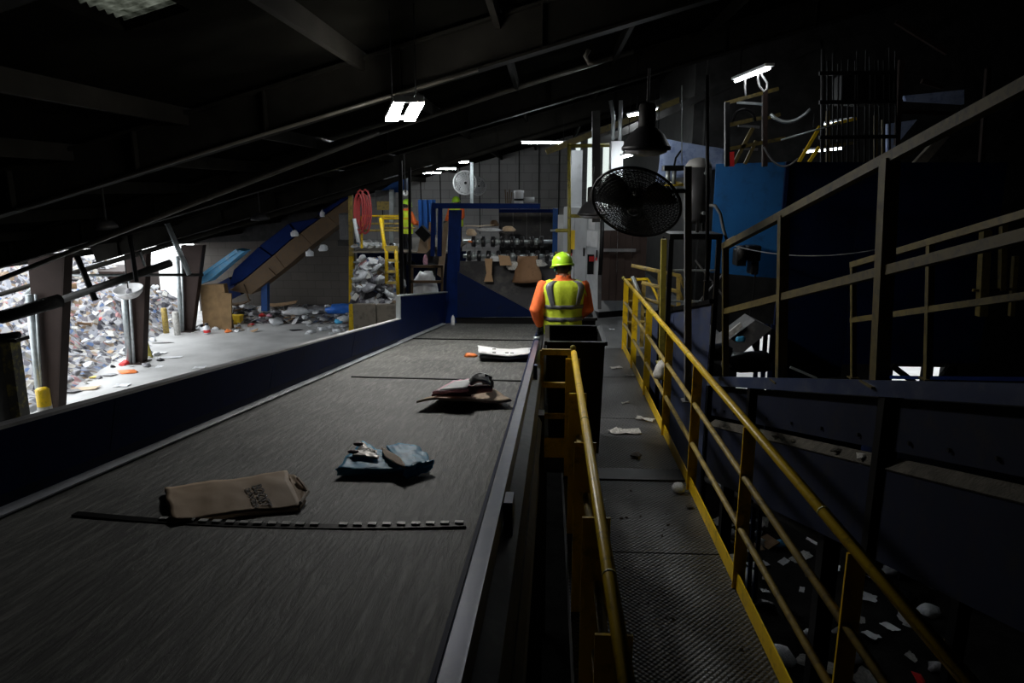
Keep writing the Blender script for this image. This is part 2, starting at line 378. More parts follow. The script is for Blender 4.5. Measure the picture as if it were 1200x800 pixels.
for i in range(N + 1):
    y = SKY0 - .03 + (SKY1 - SKY0 + .06) * i / N; h = 0.022 * math.sin(i * 2 * math.pi / 8)
    mb.v += [(SKX0 - .03, y, rz(SKX0 - .03) + .1 + h), (SKX1 + .03, y, rz(SKX1 + .03) + .1 + h)]
for i in range(N): mb.f.append((2 * i, 2 * i + 1, 2 * i + 3, 2 * i + 2))
mb.build('rooflight_sheet', tm, ceil)
# rafters, flanges and purlins under the roof sheet
def rafter(Y, x0, x1, drop=0.58, depth=0.5):
    a = Vector((x0, Y, rz(x0) - drop + depth / 2)); b = Vector((x1, Y, rz(x1) - drop + depth / 2))
    o = MB().bar(a, b, 0.03, depth).build('rafter', RAFT, ceil)
    for s_, h in ((-1, depth / 2), (1, depth / 2)):
        dz = Vector((0, 0, s_ * h)); MB().bar(a + dz, b + dz, 0.24, 0.03).build('flange', RAFT, o)
    n = int((x1 - x0) / 1.6)
    for i in range(n):
        p = a.lerp(b, (i + .5) / n); MB().box((p.x - .01, Y - .1, p.z - depth / 2), (p.x + .01, Y + .1, p.z + depth / 2)).build('stiffener', RAFT, o)
    return o
for Y in (8.6, 14.2, 20.0): rafter(Y, colx(Y), RIDGE)
rafter(3.4, colx(3.4), RIDGE); rafter(-1.5, colx(-1.5), RIDGE)
for i, x in enumerate((-14.5, -12.6, -10.8, -9.2, -7.4, -5.9, -4.4, -2.2, -0.6, 1.2, 3.0, 4.8, 6.6)):
    MB().bar((x, -7.5, rz(x) - .1), (x, 34, rz(x) - .1), 0.07, 0.2).build('purlin', RAFT, ceil)
# conduit pipe clipped along the rafters and a slatted cable tray
def roofpipe(Y, px0, py0, px1, py1, r, name='conduit_pipe', m=RAFT):
    return MB().tube([at(px0, py0, Y), at((px0 + px1) / 2, (py0 + py1) / 2 - 1, Y), at(px1, py1, Y)], r, 8).build(name, m, ceil, True)
CONDM = mat('dull_conduit', (0.11, 0.10, 0.085), 0.45, 0.4, 0.2, 5)
roofpipe(13.6, 0, 327, 445, 155, .05, m=CONDM); roofpipe(13.6, 445, 155, 742, 60, .05, m=CONDM)
roofpipe(19.6, 0, 345, 424, 222, .07); roofpipe(19.6, 424, 222, 760, 121, .07); roofpipe(8.3, 20, 246, 560, 82, .02, m=CONDM)
MB().tube([at(690, 58, 8.2), at(686, 66, 8.2), at(690, 74, 8.2), at(700, 74, 8.2)], .025, 8).build('conduit_elbow', CONDM, ceil, True)

def wallbox(name, a, b, m): return struct(MB().box(a, b).build(name, m))
wallbox('wall_front', (-14, -8.3, FZ), (16.3, -8, 8), DARK)
wallbox('wall_right', (16, -8, FZ), (16.3, 15.2, 8), DARK)
# back wall with three tall window slits
WB = 34.0
wins = [(1.26, 1.56, 3.7, 4.7), (1.82, 2.2, .8, 5.0), (2.54, 2.92, 1.4, 4.5)]
mb = MB(); x = -9.5
for (a, b, z0, z1) in wins:
    mb.box((x, WB, FZ), (a, WB + .3, 8)); mb.box((a, WB, FZ), (b, WB + .3, z0)); mb.box((a, WB, z1), (b, WB + .3, 8)); x = b
mb.box((x, WB, FZ), (3.2, WB + .3, 8)); wbk = struct(mb.build('wall_back', BLOCKW))
for k in range(11): MB().box((-9.0 + k * .95, WB - .04, .3), (-8.95 + k * .95, WB - .002, rz(-9 + k * .95))).build('wall_rib', DARK, wbk)
struct(MB().box((-17.5, WB - .25, FZ), (-9.5, WB + .3, 4)).build('wall_back_left', BLOCKB))
gm = bpy.data.materials.new('window_glass'); gm.use_nodes = True; MATS['window_glass'] = gm
nt = gm.node_tree; nt.nodes.remove(nt.nodes['Principled BSDF']); tr = nt.nodes.new('ShaderNodeBsdfTransparent'); tr.inputs[0].default_value = (.5, .52, .5, 1)
gl = nt.nodes.new('ShaderNodeBsdfGlossy'); gl.inputs['Roughness'].default_value = .1; ms = nt.nodes.new('ShaderNodeMixShader'); ms.inputs[0].default_value = .08
nt.links.new(tr.outputs[0], ms.inputs[1]); nt.links.new(gl.outputs[0], ms.inputs[2]); nt.links.new(ms.outputs[0], nt.nodes['Material Output'].inputs[0])
for i, (a, b, z0, z1) in enumerate(wins):
    wo = MB()
    for (p, q) in (((a, z0), (a + .04, z1)), ((b - .04, z0), (b, z1)), ((a, z0), (b, z0 + .05)), ((a, z1 - .05), (b, z1))):
        wo.box((p[0], WB - .03, p[1]), (q[0], WB + .12, q[1]))
    f = struct(wo.build('window_%d' % (i + 1), GALV))
    MB().box((a + .04, WB + .05, z0 + .05), (b - .04, WB + .06, z1 - .05)).build('pane', gm, f)
# wall along the near part of the left side (beyond it the hall stands open between columns)
mb = MB(); y0, y1 = -8, 14.6
mb.hexa([(colx(y0) - .3, y0, FZ), (colx(y0), y0, FZ), (colx(y1), y1, FZ), (colx(y1) - .3, y1, FZ), (colx(y0) - .3, y0, 6), (colx(y0), y0, 6), (colx(y1), y1, 6), (colx(y1) - .3, y1, 6)])
struct(mb.build('wall_left', DARK))
# partition closing the right bay, with a low opening to daylight under it
mb = MB(); YP = 15.0
zlow = at(1100, 430, YP).z
mb.box((3.2, YP, at(870, 392, YP).z), (16, YP + .2, 9)); mb.box((3.2, YP, FZ), (at(866, 400, YP).x, YP + .2, at(870, 392, YP).z))
mb.box((at(912, 400, YP).x, YP, zlow), (16, YP + .2, at(870, 392, YP).z))
mb.box((3.2, YP, FZ), (16, YP + .2, at(1000, 470, YP).z))
mb.box((at(912, 400, YP).x, YP, FZ), (at(1034, 400, YP).x, YP + .2, zlow + .01)); mb.box((at(1112, 400, YP).x, YP, FZ), (16, YP + .2, zlow + .01))
struct(mb.build('wall_right_bay', DARK))
MB().box((3.0, YP + .2, FZ), (3.2, WB, 8)).build('wall_right_side', DARK)['kind'] = 'structure'

# ================================================================== WALKWAY
WX0, WX1, WEND = 0.16, 1.2, 10.6
wk = thing('walkway', 'dark diamond tread walkway running between the yellow railings', 'walkway', (0.7, 5, 0), kind='structure')
ys = [0.2, 1.6, 3.05, 4.35, 5.55, 5.8, 7.2, 8.9, 10.6]
for i in range(len(ys) - 1):
    x0 = WX0 if ys[i] < 5.79 else -0.12
    dz = 0.012 if i == 4 else 0
    MB().box((x0, ys[i] + .006, -0.05 + dz), (WX1, ys[i + 1] - .006, dz)).build('tread_plate', TREAD if i != 4 else DARK, wk)
for y in (0.3, 1.6, 3.05, 4.35, 5.55, 7.2, 8.9, 10.5):
    MB().bar((WX0, y, -.13), (WX1, y, -.13), .07, .14).build('cross_beam', DARK, wk)
for x in (WX0 + .04, WX1 - .04): MB().bar((x, .2, -.16), (x, 10.6, -.16), .08, .2).build('stringer', DARK, wk)
# wide platform at the far end
pf = MB().box((-0.12, 10.62, -.12), (3.0, 24, 0)).build('platform_floor', mat('dusty_plate', (0.17, 0.175, 0.18), .55, .1, .3, 3), None); struct(pf)

# ------------------------------------------------------------------ railings
def railing(name, label, X, y0, y1, ysposts, inner=1, toe=True, flat=0.075, side=False, group='yellow walkway railings'):
    t = thing(name, label, 'railing', (X, y0, 0), group=group)
    for z, r, m in ((1.07, .0255, YEL), (.735, .02, YELD), (.40, .02, YELD)):
        pts = [(X, y0, z), (X, (y0 + y1) / 2, z), (X, y1, z)]
        o = MB().tube(pts, r, 14).build('top_rail' if z > 1 else 'mid_rail', m, t, True)
        if z > 1:
            for y in ysposts[1::2]:
                MB().tube([(X, y + .3, z), (X, y + .312, z)], r + .0016, 14).build('sleeve_joint', OLIVE, o, True)
    for y in ysposts:
        hx, hy = (.006, flat / 2) if side else (flat / 2, .006)
        MB().box((X - hx + inner * (.03 if side else .012), y - hy, -.2), (X + hx + inner * (.03 if side else .012), y + hy, 1.05)).build('post', YEL, t)
    if toe: MB().box((X - .005, y0, -.02), (X + .005, y1, .11)).build('toe_board', YEL, t)
    return t
rr = railing('walkway_railing', 'long yellow pipe railing along the right of the walkway, flat posts and three rails', 1.195, .3, WEND, [1.1, 2.5, 3.95, 5.4, 6.7, 8.1, 9.4, 10.55], 1)
# left railing, with its end return across the gap
lr = railing('walkway_railing', 'short yellow pipe railing between dark gap and walkway, ending at the bin', 0.235, .3, 5.72, [1.2, 1.95, 2.75, 3.65, 4.6, 5.6], -1, flat=.12)
gx0 = -0.035
xr = thing('gap_railing', 'yellow cross railing closing the dark gap in front of the black bin', 'railing', (0.08, 5.75, 0), group='yellow walkway railings')
for z, h in ((1.07, .05), (.78, .045), (.5, .045)): MB().bar((gx0, 5.75, z), (.21, 5.75, z), .03, h).build('cross_rail', YELD, xr)
MB().box((gx0, 5.74, .12), (.21, 5.755, .3)).build('toe_board', YEL, xr)
for x in (gx0, .2): MB().bar((x, 5.76, -.1), (x, 5.76, 1.08), .03, .03).build('post', YELD, xr)
# end return of the right railing around the platform
er = thing('platform_railing', 'yellow railing return at the far end of the walkway, beside the stairs', 'railing', (1.4, 10.7, 0), group='yellow walkway railings')
for z in (1.07, .735, .4):
    MB().tube([(1.195, 10.6, z), (1.55, 10.75, z), (1.62, 10.72, z - .1), (1.9, 10.1, z - .75)], .022, 10).build('top_rail' if z > 1 else 'mid_rail', YELD if z < 1 else YEL, er, True)
for x, y in ((1.5, 10.74), (1.3, 10.65)): MB().box((x - .03, y - .006, -.1), (x + .03, y + .006, 1.06)).build('post', YELD, er)

# ================================================================== MAIN CONVEYOR
T1 = Track(648, 325)
HR, HB = 0.64, 0.80                      # rail top and belt surface under the camera (at y = 0)
uL1 = (T1.uy(631.3, 398, HR)[0] + T1.uy(478, 800, HR)[0]) / 2
uR1 = (T1.uy(634.5, 398, HR)[0] + T1.uy(520, 800, HR)[0]) / 2
uBL = (T1.uy(0, 602, HB)[0] + T1.uy(380, 440.7, HB)[0] + T1.uy(513, 382, HB)[0]) / 3
yEnd = T1.uy(523, 379, HB)[1]
yRail = T1.uy(632, 398, HR)[1]
def B1(px, py, h=0.0):      # pixel to a point on the belt, h above it
    u, y = T1.uy(px, py, HB - h); return T1.pt(u, y, HB - h)
cv = thing('sorting_conveyor', 'wide dark rubber conveyor belt between blue side walls, running away to the sorting screen', 'conveyor', T1.pt(-1, 6, HB + .5))
def strip(ua, ub, Ha, Hb, y0, y1, th=.01):
    """a plate that follows the conveyor from y0 to y1 between two edges"""
    mb = MB(); p = []
    for y in (y0, y1):
        p.append((T1.pt(ua, y, Ha), T1.pt(ub, y, Hb)))
    d = (p[0][1] - p[0][0]).cross(p[1][0] - p[0][0]).normalized() * th
    return mb.hexa([p[0][0], p[0][1], p[1][1], p[1][0], p[0][0] - d, p[0][1] - d, p[1][1] - d, p[1][0] - d])
yN = -0.6
segs = [yN]; NB = 60
mb = MB()
for j in range(NB + 1):
    y = yN + (yEnd + .3 - yN) * j / NB
    for i in range(17):
        u = uBL - .02 + (uL1 + .05 - uBL + .02) * i / 16
        sag = .012 * math.sin(math.pi * i / 16) * math.sin(j * .9)
        mb.v.append(tuple(T1.pt(u, y, HB + sag * .5)))
for j in range(NB):
    for i in range(16):
        o = j * 17 + i; mb.f.append((o, o + 1, o + 18, o + 17))
belt = solid(mb.build('belt', BELT, cv, True), .014, -1)
# belt joints (laced seams)
def seam(px0, py0, px1, py1, bow, wd, name='belt_joint'):
    a, b = T1.uy(px0, py0, HB), T1.uy(px1, py1, HB); pts = []
    for i in range(13):
        t = i / 12; pts.append(T1.pt(a[0] + (b[0] - a[0]) * t, a[1] + (b[1] - a[1]) * t - bow * 4 * t * (1 - t), HB - .004))
    mb = MB()
    for i in range(12): mb.bar(pts[i], pts[i + 1], wd, .012)
    return mb.build(name, BLACK, cv), pts
sm, sp = seam(88, 604, 546, 617, .06, .028)
tot = len(sp) - 1
CLIP = mat('steel_clip', (0.75, 0.75, 0.73), 0.5, 0.1, 0.3, 9)
for k in range(22):
    t = .25 + .75 * k / 21.5; i = min(int(t * tot), tot - 1); p = sp[i].lerp(sp[i + 1], t * tot - i)
    if k == 12: continue
    p = p + Vector((0, .012, .004))
    MB().box(p - Vector((.0135, .008, .004)), p + Vector((.0135, .008, .006))).build('lacing_clip', CLIP, sm)
seam(412, 442, 612, 447, .0, .022); seam(484, 397, 625, 399, 0, .03)
# right side rail: flange, web with bolts, blue bracket, lower frame
strip(uL1, uR1, HR, HR, yN, yRail).build('rail_flange', RAILB, cv, bevel=.004)
strip(uL1, uL1 - .002, HR, HB + .05, yN, yEnd).build('rail_web', BLUE, cv)
strip(uR1, uR1 + .002, HR, HR + .07, yN, yRail).build('flange_lip', RAILB, cv)
strip(uR1 - .01, uR1 + .045, HR + .09, HR + .11, yN, yRail).build('frame_ledge', SIDEG, cv)
strip(uR1 + .045, uR1 + .06, HR + .11, HR + .75, yN, yEnd).build('frame_side', SIDEG, cv)
strip(uR1 + .055, uR1 + .075, HR + .3, HR + .34, yN, yEnd).build('frame_rib', SIDEG, cv)
for pya in (590, 430):
    u_, y_ = T1.uy(600, pya, HR + .02)
    br = MB().hexa([T1.pt(uR1 + .005, y_ - .05, HR + .19), T1.pt(uR1 + .03, y_ - .05, HR + .19), T1.pt(uR1 + .03, y_ + .05, HR + .19), T1.pt(uR1 + .005, y_ + .05, HR + .19),
                    T1.pt(uR1 + .005, y_ - .05, HR + .0), T1.pt(uR1 + .03, y_ - .05, HR + .0), T1.pt(uR1 + .03, y_ + .05, HR + .0), T1.pt(uR1 + .005, y_ + .05, HR + .0)]).build('bracket', BLUEB, cv)
    bp_ = T1.pt(uR1 + .03, y_ - .02, HR + .15); MB().tube([bp_, bp_ + Vector((.012, 0, 0))], .012, 8).build('bolt', GALV, br)
rc = T1.pt((uL1 + uR1) / 2, yRail, HR); MB().tube([rc + Vector((-.03, 0, .012)), rc + Vector((.035, .0, .012))], .022, 10).build('rail_end_roller', GALV, cv, True)
MB().tube([rc + Vector((.12, -.05, -.03)), rc + Vector((.12, -.05, .03))], .02, 10).build('end_pin', mat('bone_plastic', (.6, .52, .4), .5), cv, True)
# left wall: skirt, panels, flange
uWL = (T1.uy(0, 504, HB - .30)[0] + T1.uy(470, 374, HB - .30)[0]) / 2
HT = HB - .30
yStep = T1.uy(470, 374, HT)[1]
pys = [yN, 1.2, 2.6, 4.2, 6.0, yStep]
for a, b in zip(pys, pys[1:]): strip(uBL, uWL, HB, HT, a + .003, b - .003, -.012).build('side_panel', BLUE, cv)
strip(uWL, uWL - .05, HT, HT + .0, yN, yStep, .012).build('top_flange', mat('worn_white_edge', (.5, .5, .52), .4, .3, .4, 3), cv)
strip(uBL - .002, uBL + .05, HB - .035, HB - .014, yN, yEnd - .3, .008).build('skirt_strip', mat('skirt_rubber', (.42, .44, .5), .5, 0, .3, 3), cv)
strip(uWL - .05, uWL - .06, HT, HT + .7, yN, yStep, .012).build('outer_side', NAVY, cv)
SC_Y = [(-.2), 1.7, 3.6, 5.6]
for yy in (0.5, 4.5, 8.5):
    for uu in (uWL - .03, uR1 + .03):
        p = T1.pt(uu, yy, HB + .12); MB().bar(p, (p.x, p.y, FZ), .12, .12).build('leg', DARK, cv)
# taller far section of the left wall, swept up to the screen
zt1, zt2 = at(470, 346, yStep).z, at(523, 341, yEnd - .2).z
fw = MB(); pA, pB = T1.pt(uBL, yStep + .004, HB), T1.pt(uBL, yEnd - .15, HB)
qA = at(470, 346, yStep + .004); qB = at(523, 342, yEnd - .15)
fw.hexa([pA, pB, pB + Vector((-.012, 0, 0)), pA + Vector((-.012, 0, 0)), qA, qB, qB + Vector((-.012, 0, 0)), qA + Vector((-.012, 0, 0))])
fw.build('far_side_panel', BLUE, cv)
MB().bar(qA, qB, .05, .02).build('top_flange', GALV, cv); MB().bar(at(467, 376, yStep), qA + Vector((-.03, 0, 0)), .05, .05).build('panel_edge', GALV, cv)

# ================================================================== THINGS ON THE BELT
# kraft sack, lying flat with its mouth to the right, printed across
kc = [B1(193, 571, .022), B1(336, 553, .03), B1(352, 594, .018), B1(202, 612, .012)]
ks = thing('kraft_paper_bag', 'flattened brown kraft paper bag with dark print, lying beside the laced belt joint', 'paper bag', B1(275, 590, 0))
def kh(s_, t_): return .010 * math.sin(math.pi * t_) + .008 * nz(s_, t_, 3, 1) + .003 * nz(s_, t_, 9, 2) + .004
kb = solid(sheet(kc, 28, 14, kh, .012, 3).build('bag_body', KRAFT, ks, True), .016, -1)
km = [B1(335, 553, .034), B1(350, 562, .03), B1(361, 577, .024), B1(351, 594, .022)]
MOUTH = mat('torn_paper_edge', (.6, .5, .4), .7, 0, .3, 20)
solid(sheet(km, 8, 8, lambda s_, t_: .006 * nz(s_, t_, 6, 5) + .008 * s_, .01, 4).build('bag_mouth', KRAFT, ks, True), .012, -1)
mb = MB(); ep = [B1(349, 560, .045), B1(354, 566, .042), B1(358, 571, .036), B1(361, 576, .034), B1(356, 583, .03), B1(352, 589, .028)]
mb.tube(ep, .006, 6).build('torn_rim', MOUTH, ks)
def flat_text(txt):
    """outline mesh of a word: verts in em units and faces"""
    cu = bpy.data.curves.new('lettering', 'FONT'); cu.body = txt; cu.size = 1.0; cu.offset = .02; cu.resolution_u = 3
    o = bpy.data.objects.new('lettering', cu); C.objects.link(o); bpy.context.view_layer.update()
    me = bpy.data.meshes.new_from_object(o.evaluated_get(bpy.context.evaluated_depsgraph_get()))
    vs_ = [v.co.copy() for v in me.vertices]; fs_ = [tuple(p.vertices) for p in me.polygons]
    bpy.data.objects.remove(o); bpy.data.curves.remove(cu); bpy.data.meshes.remove(me)
    x1 = max(v.x for v in vs_); y1 = max(v.y for v in vs_)
    return [(v.x / x1, v.y / y1) for v in vs_], fs_
def bag_print(txt, s0, s1, t0, t1, skew):      # reading runs along t, letter tops point along s
    vs_, fs_ = flat_text(txt); mb = MB(); a, b, c, d = [Vector(p) for p in kc]; off = Vector((3 * 1.3, 3 * 2.1, 0))
    for (x, y) in vs_:
        t_ = t0 + (t1 - t0) * x; s_ = s0 + (s1 - s0) * y + skew * x
        p = a.lerp(b, s_).lerp(d.lerp(c, s_), t_)
        e = Vector((noise.noise(Vector((s_ * 3, t_ * 3, 1)) + off), noise.noise(Vector((s_ * 3, t_ * 3, 5)) + off), 0)) * .012
        mb.v.append(tuple(p + e + Vector((0, 0, kh(s_, t_) + .0035))))
    mb.f = fs_; return solid(mb.build('printed_words', INK, kb), .0012)
bag_print('BOOST', .665, .755, .42, .93, .03); bag_print('SAVER', .60, .645, .45, .97, .03)

# blue printed plastic wrapper, folded
bw = thing('plastic_wrapper', 'crumpled blue and silver printed plastic wrapper lying mid belt', 'wrapper', B1(450, 548, 0))
lc = [B1(394, 549, .03), B1(424, 516, .04), B1(476, 540, .04), B1(474, 549, .035)]
def lh(s_, t_): return .006 * nz(s_, t_, 4, 7) + .004 * nz(s_, t_, 10, 8) + .006 * math.sin(math.pi * t_)
wl = solid(sheet([lc[0], lc[3], lc[2], lc[1]], 20, 14, lh, .012, 11).build('wrapper_sheet', LBLUP, bw, True), .01, -1)
solid(sheet([B1(395, 557, .004), B1(472, 553, .006), B1(474, 549, .035), B1(394, 549, .03)], 16, 3, lambda s_, t_: .004 * nz(s_, t_, 9, 4), .008, 13).build('wrapper_edge', LBLUP, bw, True), .006)
solid(sheet([B1(413, 535, .045), B1(444, 538, .048), B1(441, 530, .05), B1(424, 520, .05)], 12, 8, lambda s_, t_: .004 + .006 * nz(s_, t_, 5, 3) + .004 * nz(s_, t_, 11, 9), .014, 17).build('printed_panel', SILV, bw, True), .004)
solid(sheet([B1(450, 535, .055), B1(476, 549, .05), B1(470, 536, .055), B1(446, 524, .055)], 10, 6, lambda s_, t_: .004 * nz(s_, t_, 6, 24), .008, 25).build('tan_fold', CARDL, bw, True), .005)
solid(sheet([B1(476, 549, .045), B1(507, 540, .04), B1(488, 521, .045), B1(452, 522, .05)], 18, 12, lambda s_, t_: .005 * nz(s_, t_, 4, 21) + .004 * nz(s_, t_, 10, 22) + .008 * math.sin(math.pi * s_), .012, 23).build('folded_flap', LBLUP, bw, True), .01, -1)
solid(sheet([B1(476, 561, .006), B1(505, 551, .008), B1(508, 539, .045), B1(473, 547, .05)], 12, 8, lambda s_, t_: .006 * nz(s_, t_, 6, 31), .012, 33).build('hanging_fold', mat('deep_blue_plastic', (.06, .45, .92), .4, 0, .3, 12, .2, 20), bw, True), .008)
MB().ell(B1(420, 520, .062), (.022, .016, .008)).build('print_blob', MARO, wl, True); MB().ell(B1(414, 529, .056), (.024, .016, .008)).build('print_blob', MARO, wl, True)

# bent cardboard sheet with magazines on it
cb = solid(sheet([B1(488, 470, .055), B1(600, 468, .05), B1(577, 456, .02), B1(517, 462, .015)], 16, 8, lambda s_, t_: .012 * math.sin(6 * s_) * (1 - t_) + .012 * nz(s_, t_, 4, 41), .01, 43).build('cardboard_sheet', CARDL, None, True), .012)
tag(cb, 'bent pale cardboard sheet with a dark underside shadow, under the pink magazine', 'cardboard')
mg = thing('magazine', 'pink and white magazine lying on the cardboard sheet', 'magazine', B1(530, 460, 0.045))
solid(sheet([B1(506, 459, 0.085), B1(548, 459, 0.085), B1(556, 445, 0.095), B1(532, 446, 0.095)], 10, 6, lambda s_, t_: .015 * s_ + .008 * nz(s_, t_, 5, 44), .01, 45).build('cover', PINKP, mg, True), .014, -1)
solid(sheet([B1(515, 457, 0.115), B1(547, 457, 0.120), B1(554, 446, 0.125), B1(533, 447, 0.125)], 6, 5, lambda s_, t_: .012 * s_, .005, 46).build('white_page', WHITE, mg, True), .004)
solid(sheet([B1(506, 462, 0.060), B1(552, 462, 0.060), B1(556, 452, 0.065), B1(520, 452, 0.065)], 6, 4, lambda s_, t_: .0, .005, 47).build('back_cover', MARO, mg, True), .012, -1)
gs = thing('grocery_carton', 'crushed white and maroon carton beside the pink magazine', 'carton', B1(565, 455, 0.045))
MB().tube([B1(549, 457, 0.095), B1(575, 454, 0.100)], .028, 10).build('carton_roll', MARO, gs, True, .0)
solid(sheet([B1(552, 452, 0.115), B1(575, 452, 0.115), B1(570, 440, 0.165), B1(550, 446, 0.145)], 8, 6, lambda s_, t_: .03 * math.sin(math.pi * s_), .01, 51).build('white_panel', WHITE, gs, True), .02)
solid(sheet([B1(566, 450, 0.085), B1(579, 453, 0.045), B1(575, 443, 0.135), B1(569, 440, 0.175)], 6, 6, lambda s_, t_: .02 * math.sin(math.pi * t_), .01, 52).build('dark_flap', BLACK, gs, True), .02)
# stack of white paper with printing
pp = thing('paper_stack', 'white printed paper sheets standing out bright at the far end of the belt', 'paper', B1(590, 418, 0))
ph = lambda s_, t_: .025 * (abs(s_ - .55) * 2) ** 1.5 + .01 * nz(s_, t_, 4, 60)
pb = solid(sheet([B1(561, 417, .06), B1(620, 417, .06), B1(622, 410, .065), B1(560, 408, .07)], 16, 6, ph, .01, 61).build('top_sheet', WHITE, pp, True), .008)
solid(sheet([B1(561, 420, .025), B1(619, 420, .025), B1(621, 412, .03), B1(562, 411, .03)], 12, 5, lambda s_, t_: ph(s_, t_) * .7, .012, 63).build('under_sheet', GREYPL, pp, True), .02)
for (a, b, y) in ((577, 581, 410.2), (577, 581, 414.4), (592, 596, 414.6), (598, 602, 415)):
    q = B1(a, y, .085); r_ = B1(b, y, .085); MB().bar(q + Vector((0, 0, .012)), r_ + Vector((0, 0, .012)), .02, .004).build('print_mark', INK, pb)
oc = crumple((.13, .1, .05), 5, 2).build('orange_scrap', ORP, None, True); oc.location = B1(552, 418, .0); tag(oc, 'small orange scrap beside the bright white paper on the belt', 'scrap')
tg = crumple((.07, .05, .2), 9, 2, .25).build('white_rag', POLY, None, True); tg.location = B1(531, 381, .0); tag(tg, 'small white rag caught at the far left corner of the belt', 'rag')

# ================================================================== BINS
def bin_(name, label, x0, x1, y0, y1, z):
    t = thing(name, label, 'bin', ((x0 + x1) / 2, (y0 + y1) / 2, 0), group='black waste bins on the walkway'); k = .03; th = .012
    for (a, b, nm) in (((x0, y0), (x1, y0), 'front_wall'), ((x1, y0), (x1, y1), 'side_wall'), ((x1, y1), (x0, y1), 'rear_wall'), ((x0, y1), (x0, y0), 'side_wall')):
        cx, cy = (x0 + x1) / 2, (y0 + y1) / 2
        def ins(p, f): return (cx + (p[0] - cx) * f, cy + (p[1] - cy) * f)
        A, B_, A2, B2 = ins(a, .9), ins(b, .9), ins(a, .85), ins(b, .85)
        i1, i2 = ins(a, .96), ins(b, .96)
        MB().hexa([(*A, .05), (*B_, .05), (*B2, .05), (*A2, .05), (*a, z), (*b, z), (*i2, z), (*i1, z)]).build(nm, BLACK, t)
    rim = MB(); r0 = .022
    for (a, b) in (((x0, y0), (x1, y0)), ((x1, y0), (x1, y1)), ((x1, y1), (x0, y1)), ((x0, y1), (x0, y0))): rim.bar((*a, z), (*b, z), .045, .035)
    rim.build('rim', BLACK, t)
    MB().box((x0 + .05, y0 + .05, .05), (x1 - .05, y1 - .05, .07)).build('bin_floor', BLACK, t)
    for x in (x0 + .08, x1 - .08):
        for y in (y0 + .08, y1 - .08): MB().tube([(x - .015, y, .04), (x + .015, y, .04)], .04, 10).build('wheel', BLACK, t, True)
    return t
pL, pR = at(641, 402, 6.0), at(709, 402, 6.0)
bin_('waste_bin', 'black open-top bin in front of the worker, at the end of the yellow handrail', pL.x, pR.x, 6.0, 6.75, pL.z)
pL, pR = at(672, 371, 8.5), at(697, 371, 8.5)
bin_('waste_bin', 'black open-top bin just beyond the worker, mostly hidden by his vest', pL.x, pR.x, 8.35, 8.95, pL.z)
PANG = at(668, 404, 5.95)

# ================================================================== PEOPLE
def ring(c, rx, ry, n=20, tilt=0.0, sq=2.4):
    out = []
    for k in range(n):
        t = 2 * math.pi * k / n; cx, sx = math.cos(t), math.sin(t)
        e = 2 / sq
        out.append(Vector((c[0] + rx * math.copysign(abs(cx) ** e, cx), c[1] + ry * math.copysign(abs(sx) ** e, sx), c[2] + tilt * sx)))
    return out
TORSO = [(.0, 0, .80, .165, .115), (0, -.01, .90, .185, .135), (0, 0, 1.0, .175, .13), (0, .0, 1.1, .18, .125), (0, -.005, 1.22, .20, .135), (0, -.005, 1.33, .215, .135), (0, -.01, 1.41, .20, .115), (0, -.012, 1.455, .13, .09), (0, -.012, 1.48, .07, .068)]
def torso(mb, g, z0=0, z1=9):
    rs = [t for t in TORSO if z0 <= t[2] <= z1]
    return mb.rings([ring((a, b, c), rx + g, ry + g) for a, b, c, rx, ry in rs])
def hand(mb, wrist, d, up, g=0.0, side=1):
    wrist, d, up = Vector(wrist), Vector(d).normalized(), Vector(up); sd = d.cross(up).normalized() * side; up = sd.cross(d).normalized() * side
    mb.rings([[wrist + d * t + sd * (a * (w_ + g)) + up * (b * (h_ + g)) for a, b in ((1, .4), (.6, 1), (-.6, 1), (-1, .4), (-1, -.4), (-.6, -1), (.6, -1), (1, -.4))] for t, w_, h_ in ((-.02, .026, .02), (.03, .036, .018), (.085, .042, .016), (.1, .038, .013))])
    for i, L in enumerate((.068, .078, .073, .058)):
        b0 = wrist + d * .09 + sd * (-.03 + .02 * i)
        p1 = b0 + d * L * .45; p2 = p1 + (d * .75 - up * .65) * L * .33; p3 = p2 + (d * .2 - up * .95) * L * .3
        mb.tube([b0 - d * .02, b0, p1, p2, p3], [.009 + g, .0095 + g, .009 + g, .0085 + g, .006 + g], 8)
    b0 = wrist + d * .03 - sd * .035
    mb.tube([b0 + sd * .02, b0, b0 + d * .035 - sd * .022 - up * .012, b0 + d * .062 - sd * .022 - up * .03], [.012 + g, .012 + g, .0105 + g, .007 + g], 8)
def remesh(o, v=.011):
    m = o.modifiers.new('blend', 'REMESH'); m.mode = 'VOXEL'; m.voxel_size = v; m.use_smooth_shade = True
    s_ = o.modifiers.new('soften', 'SMOOTH'); s_.factor = .5; s_.iterations = 3; return o
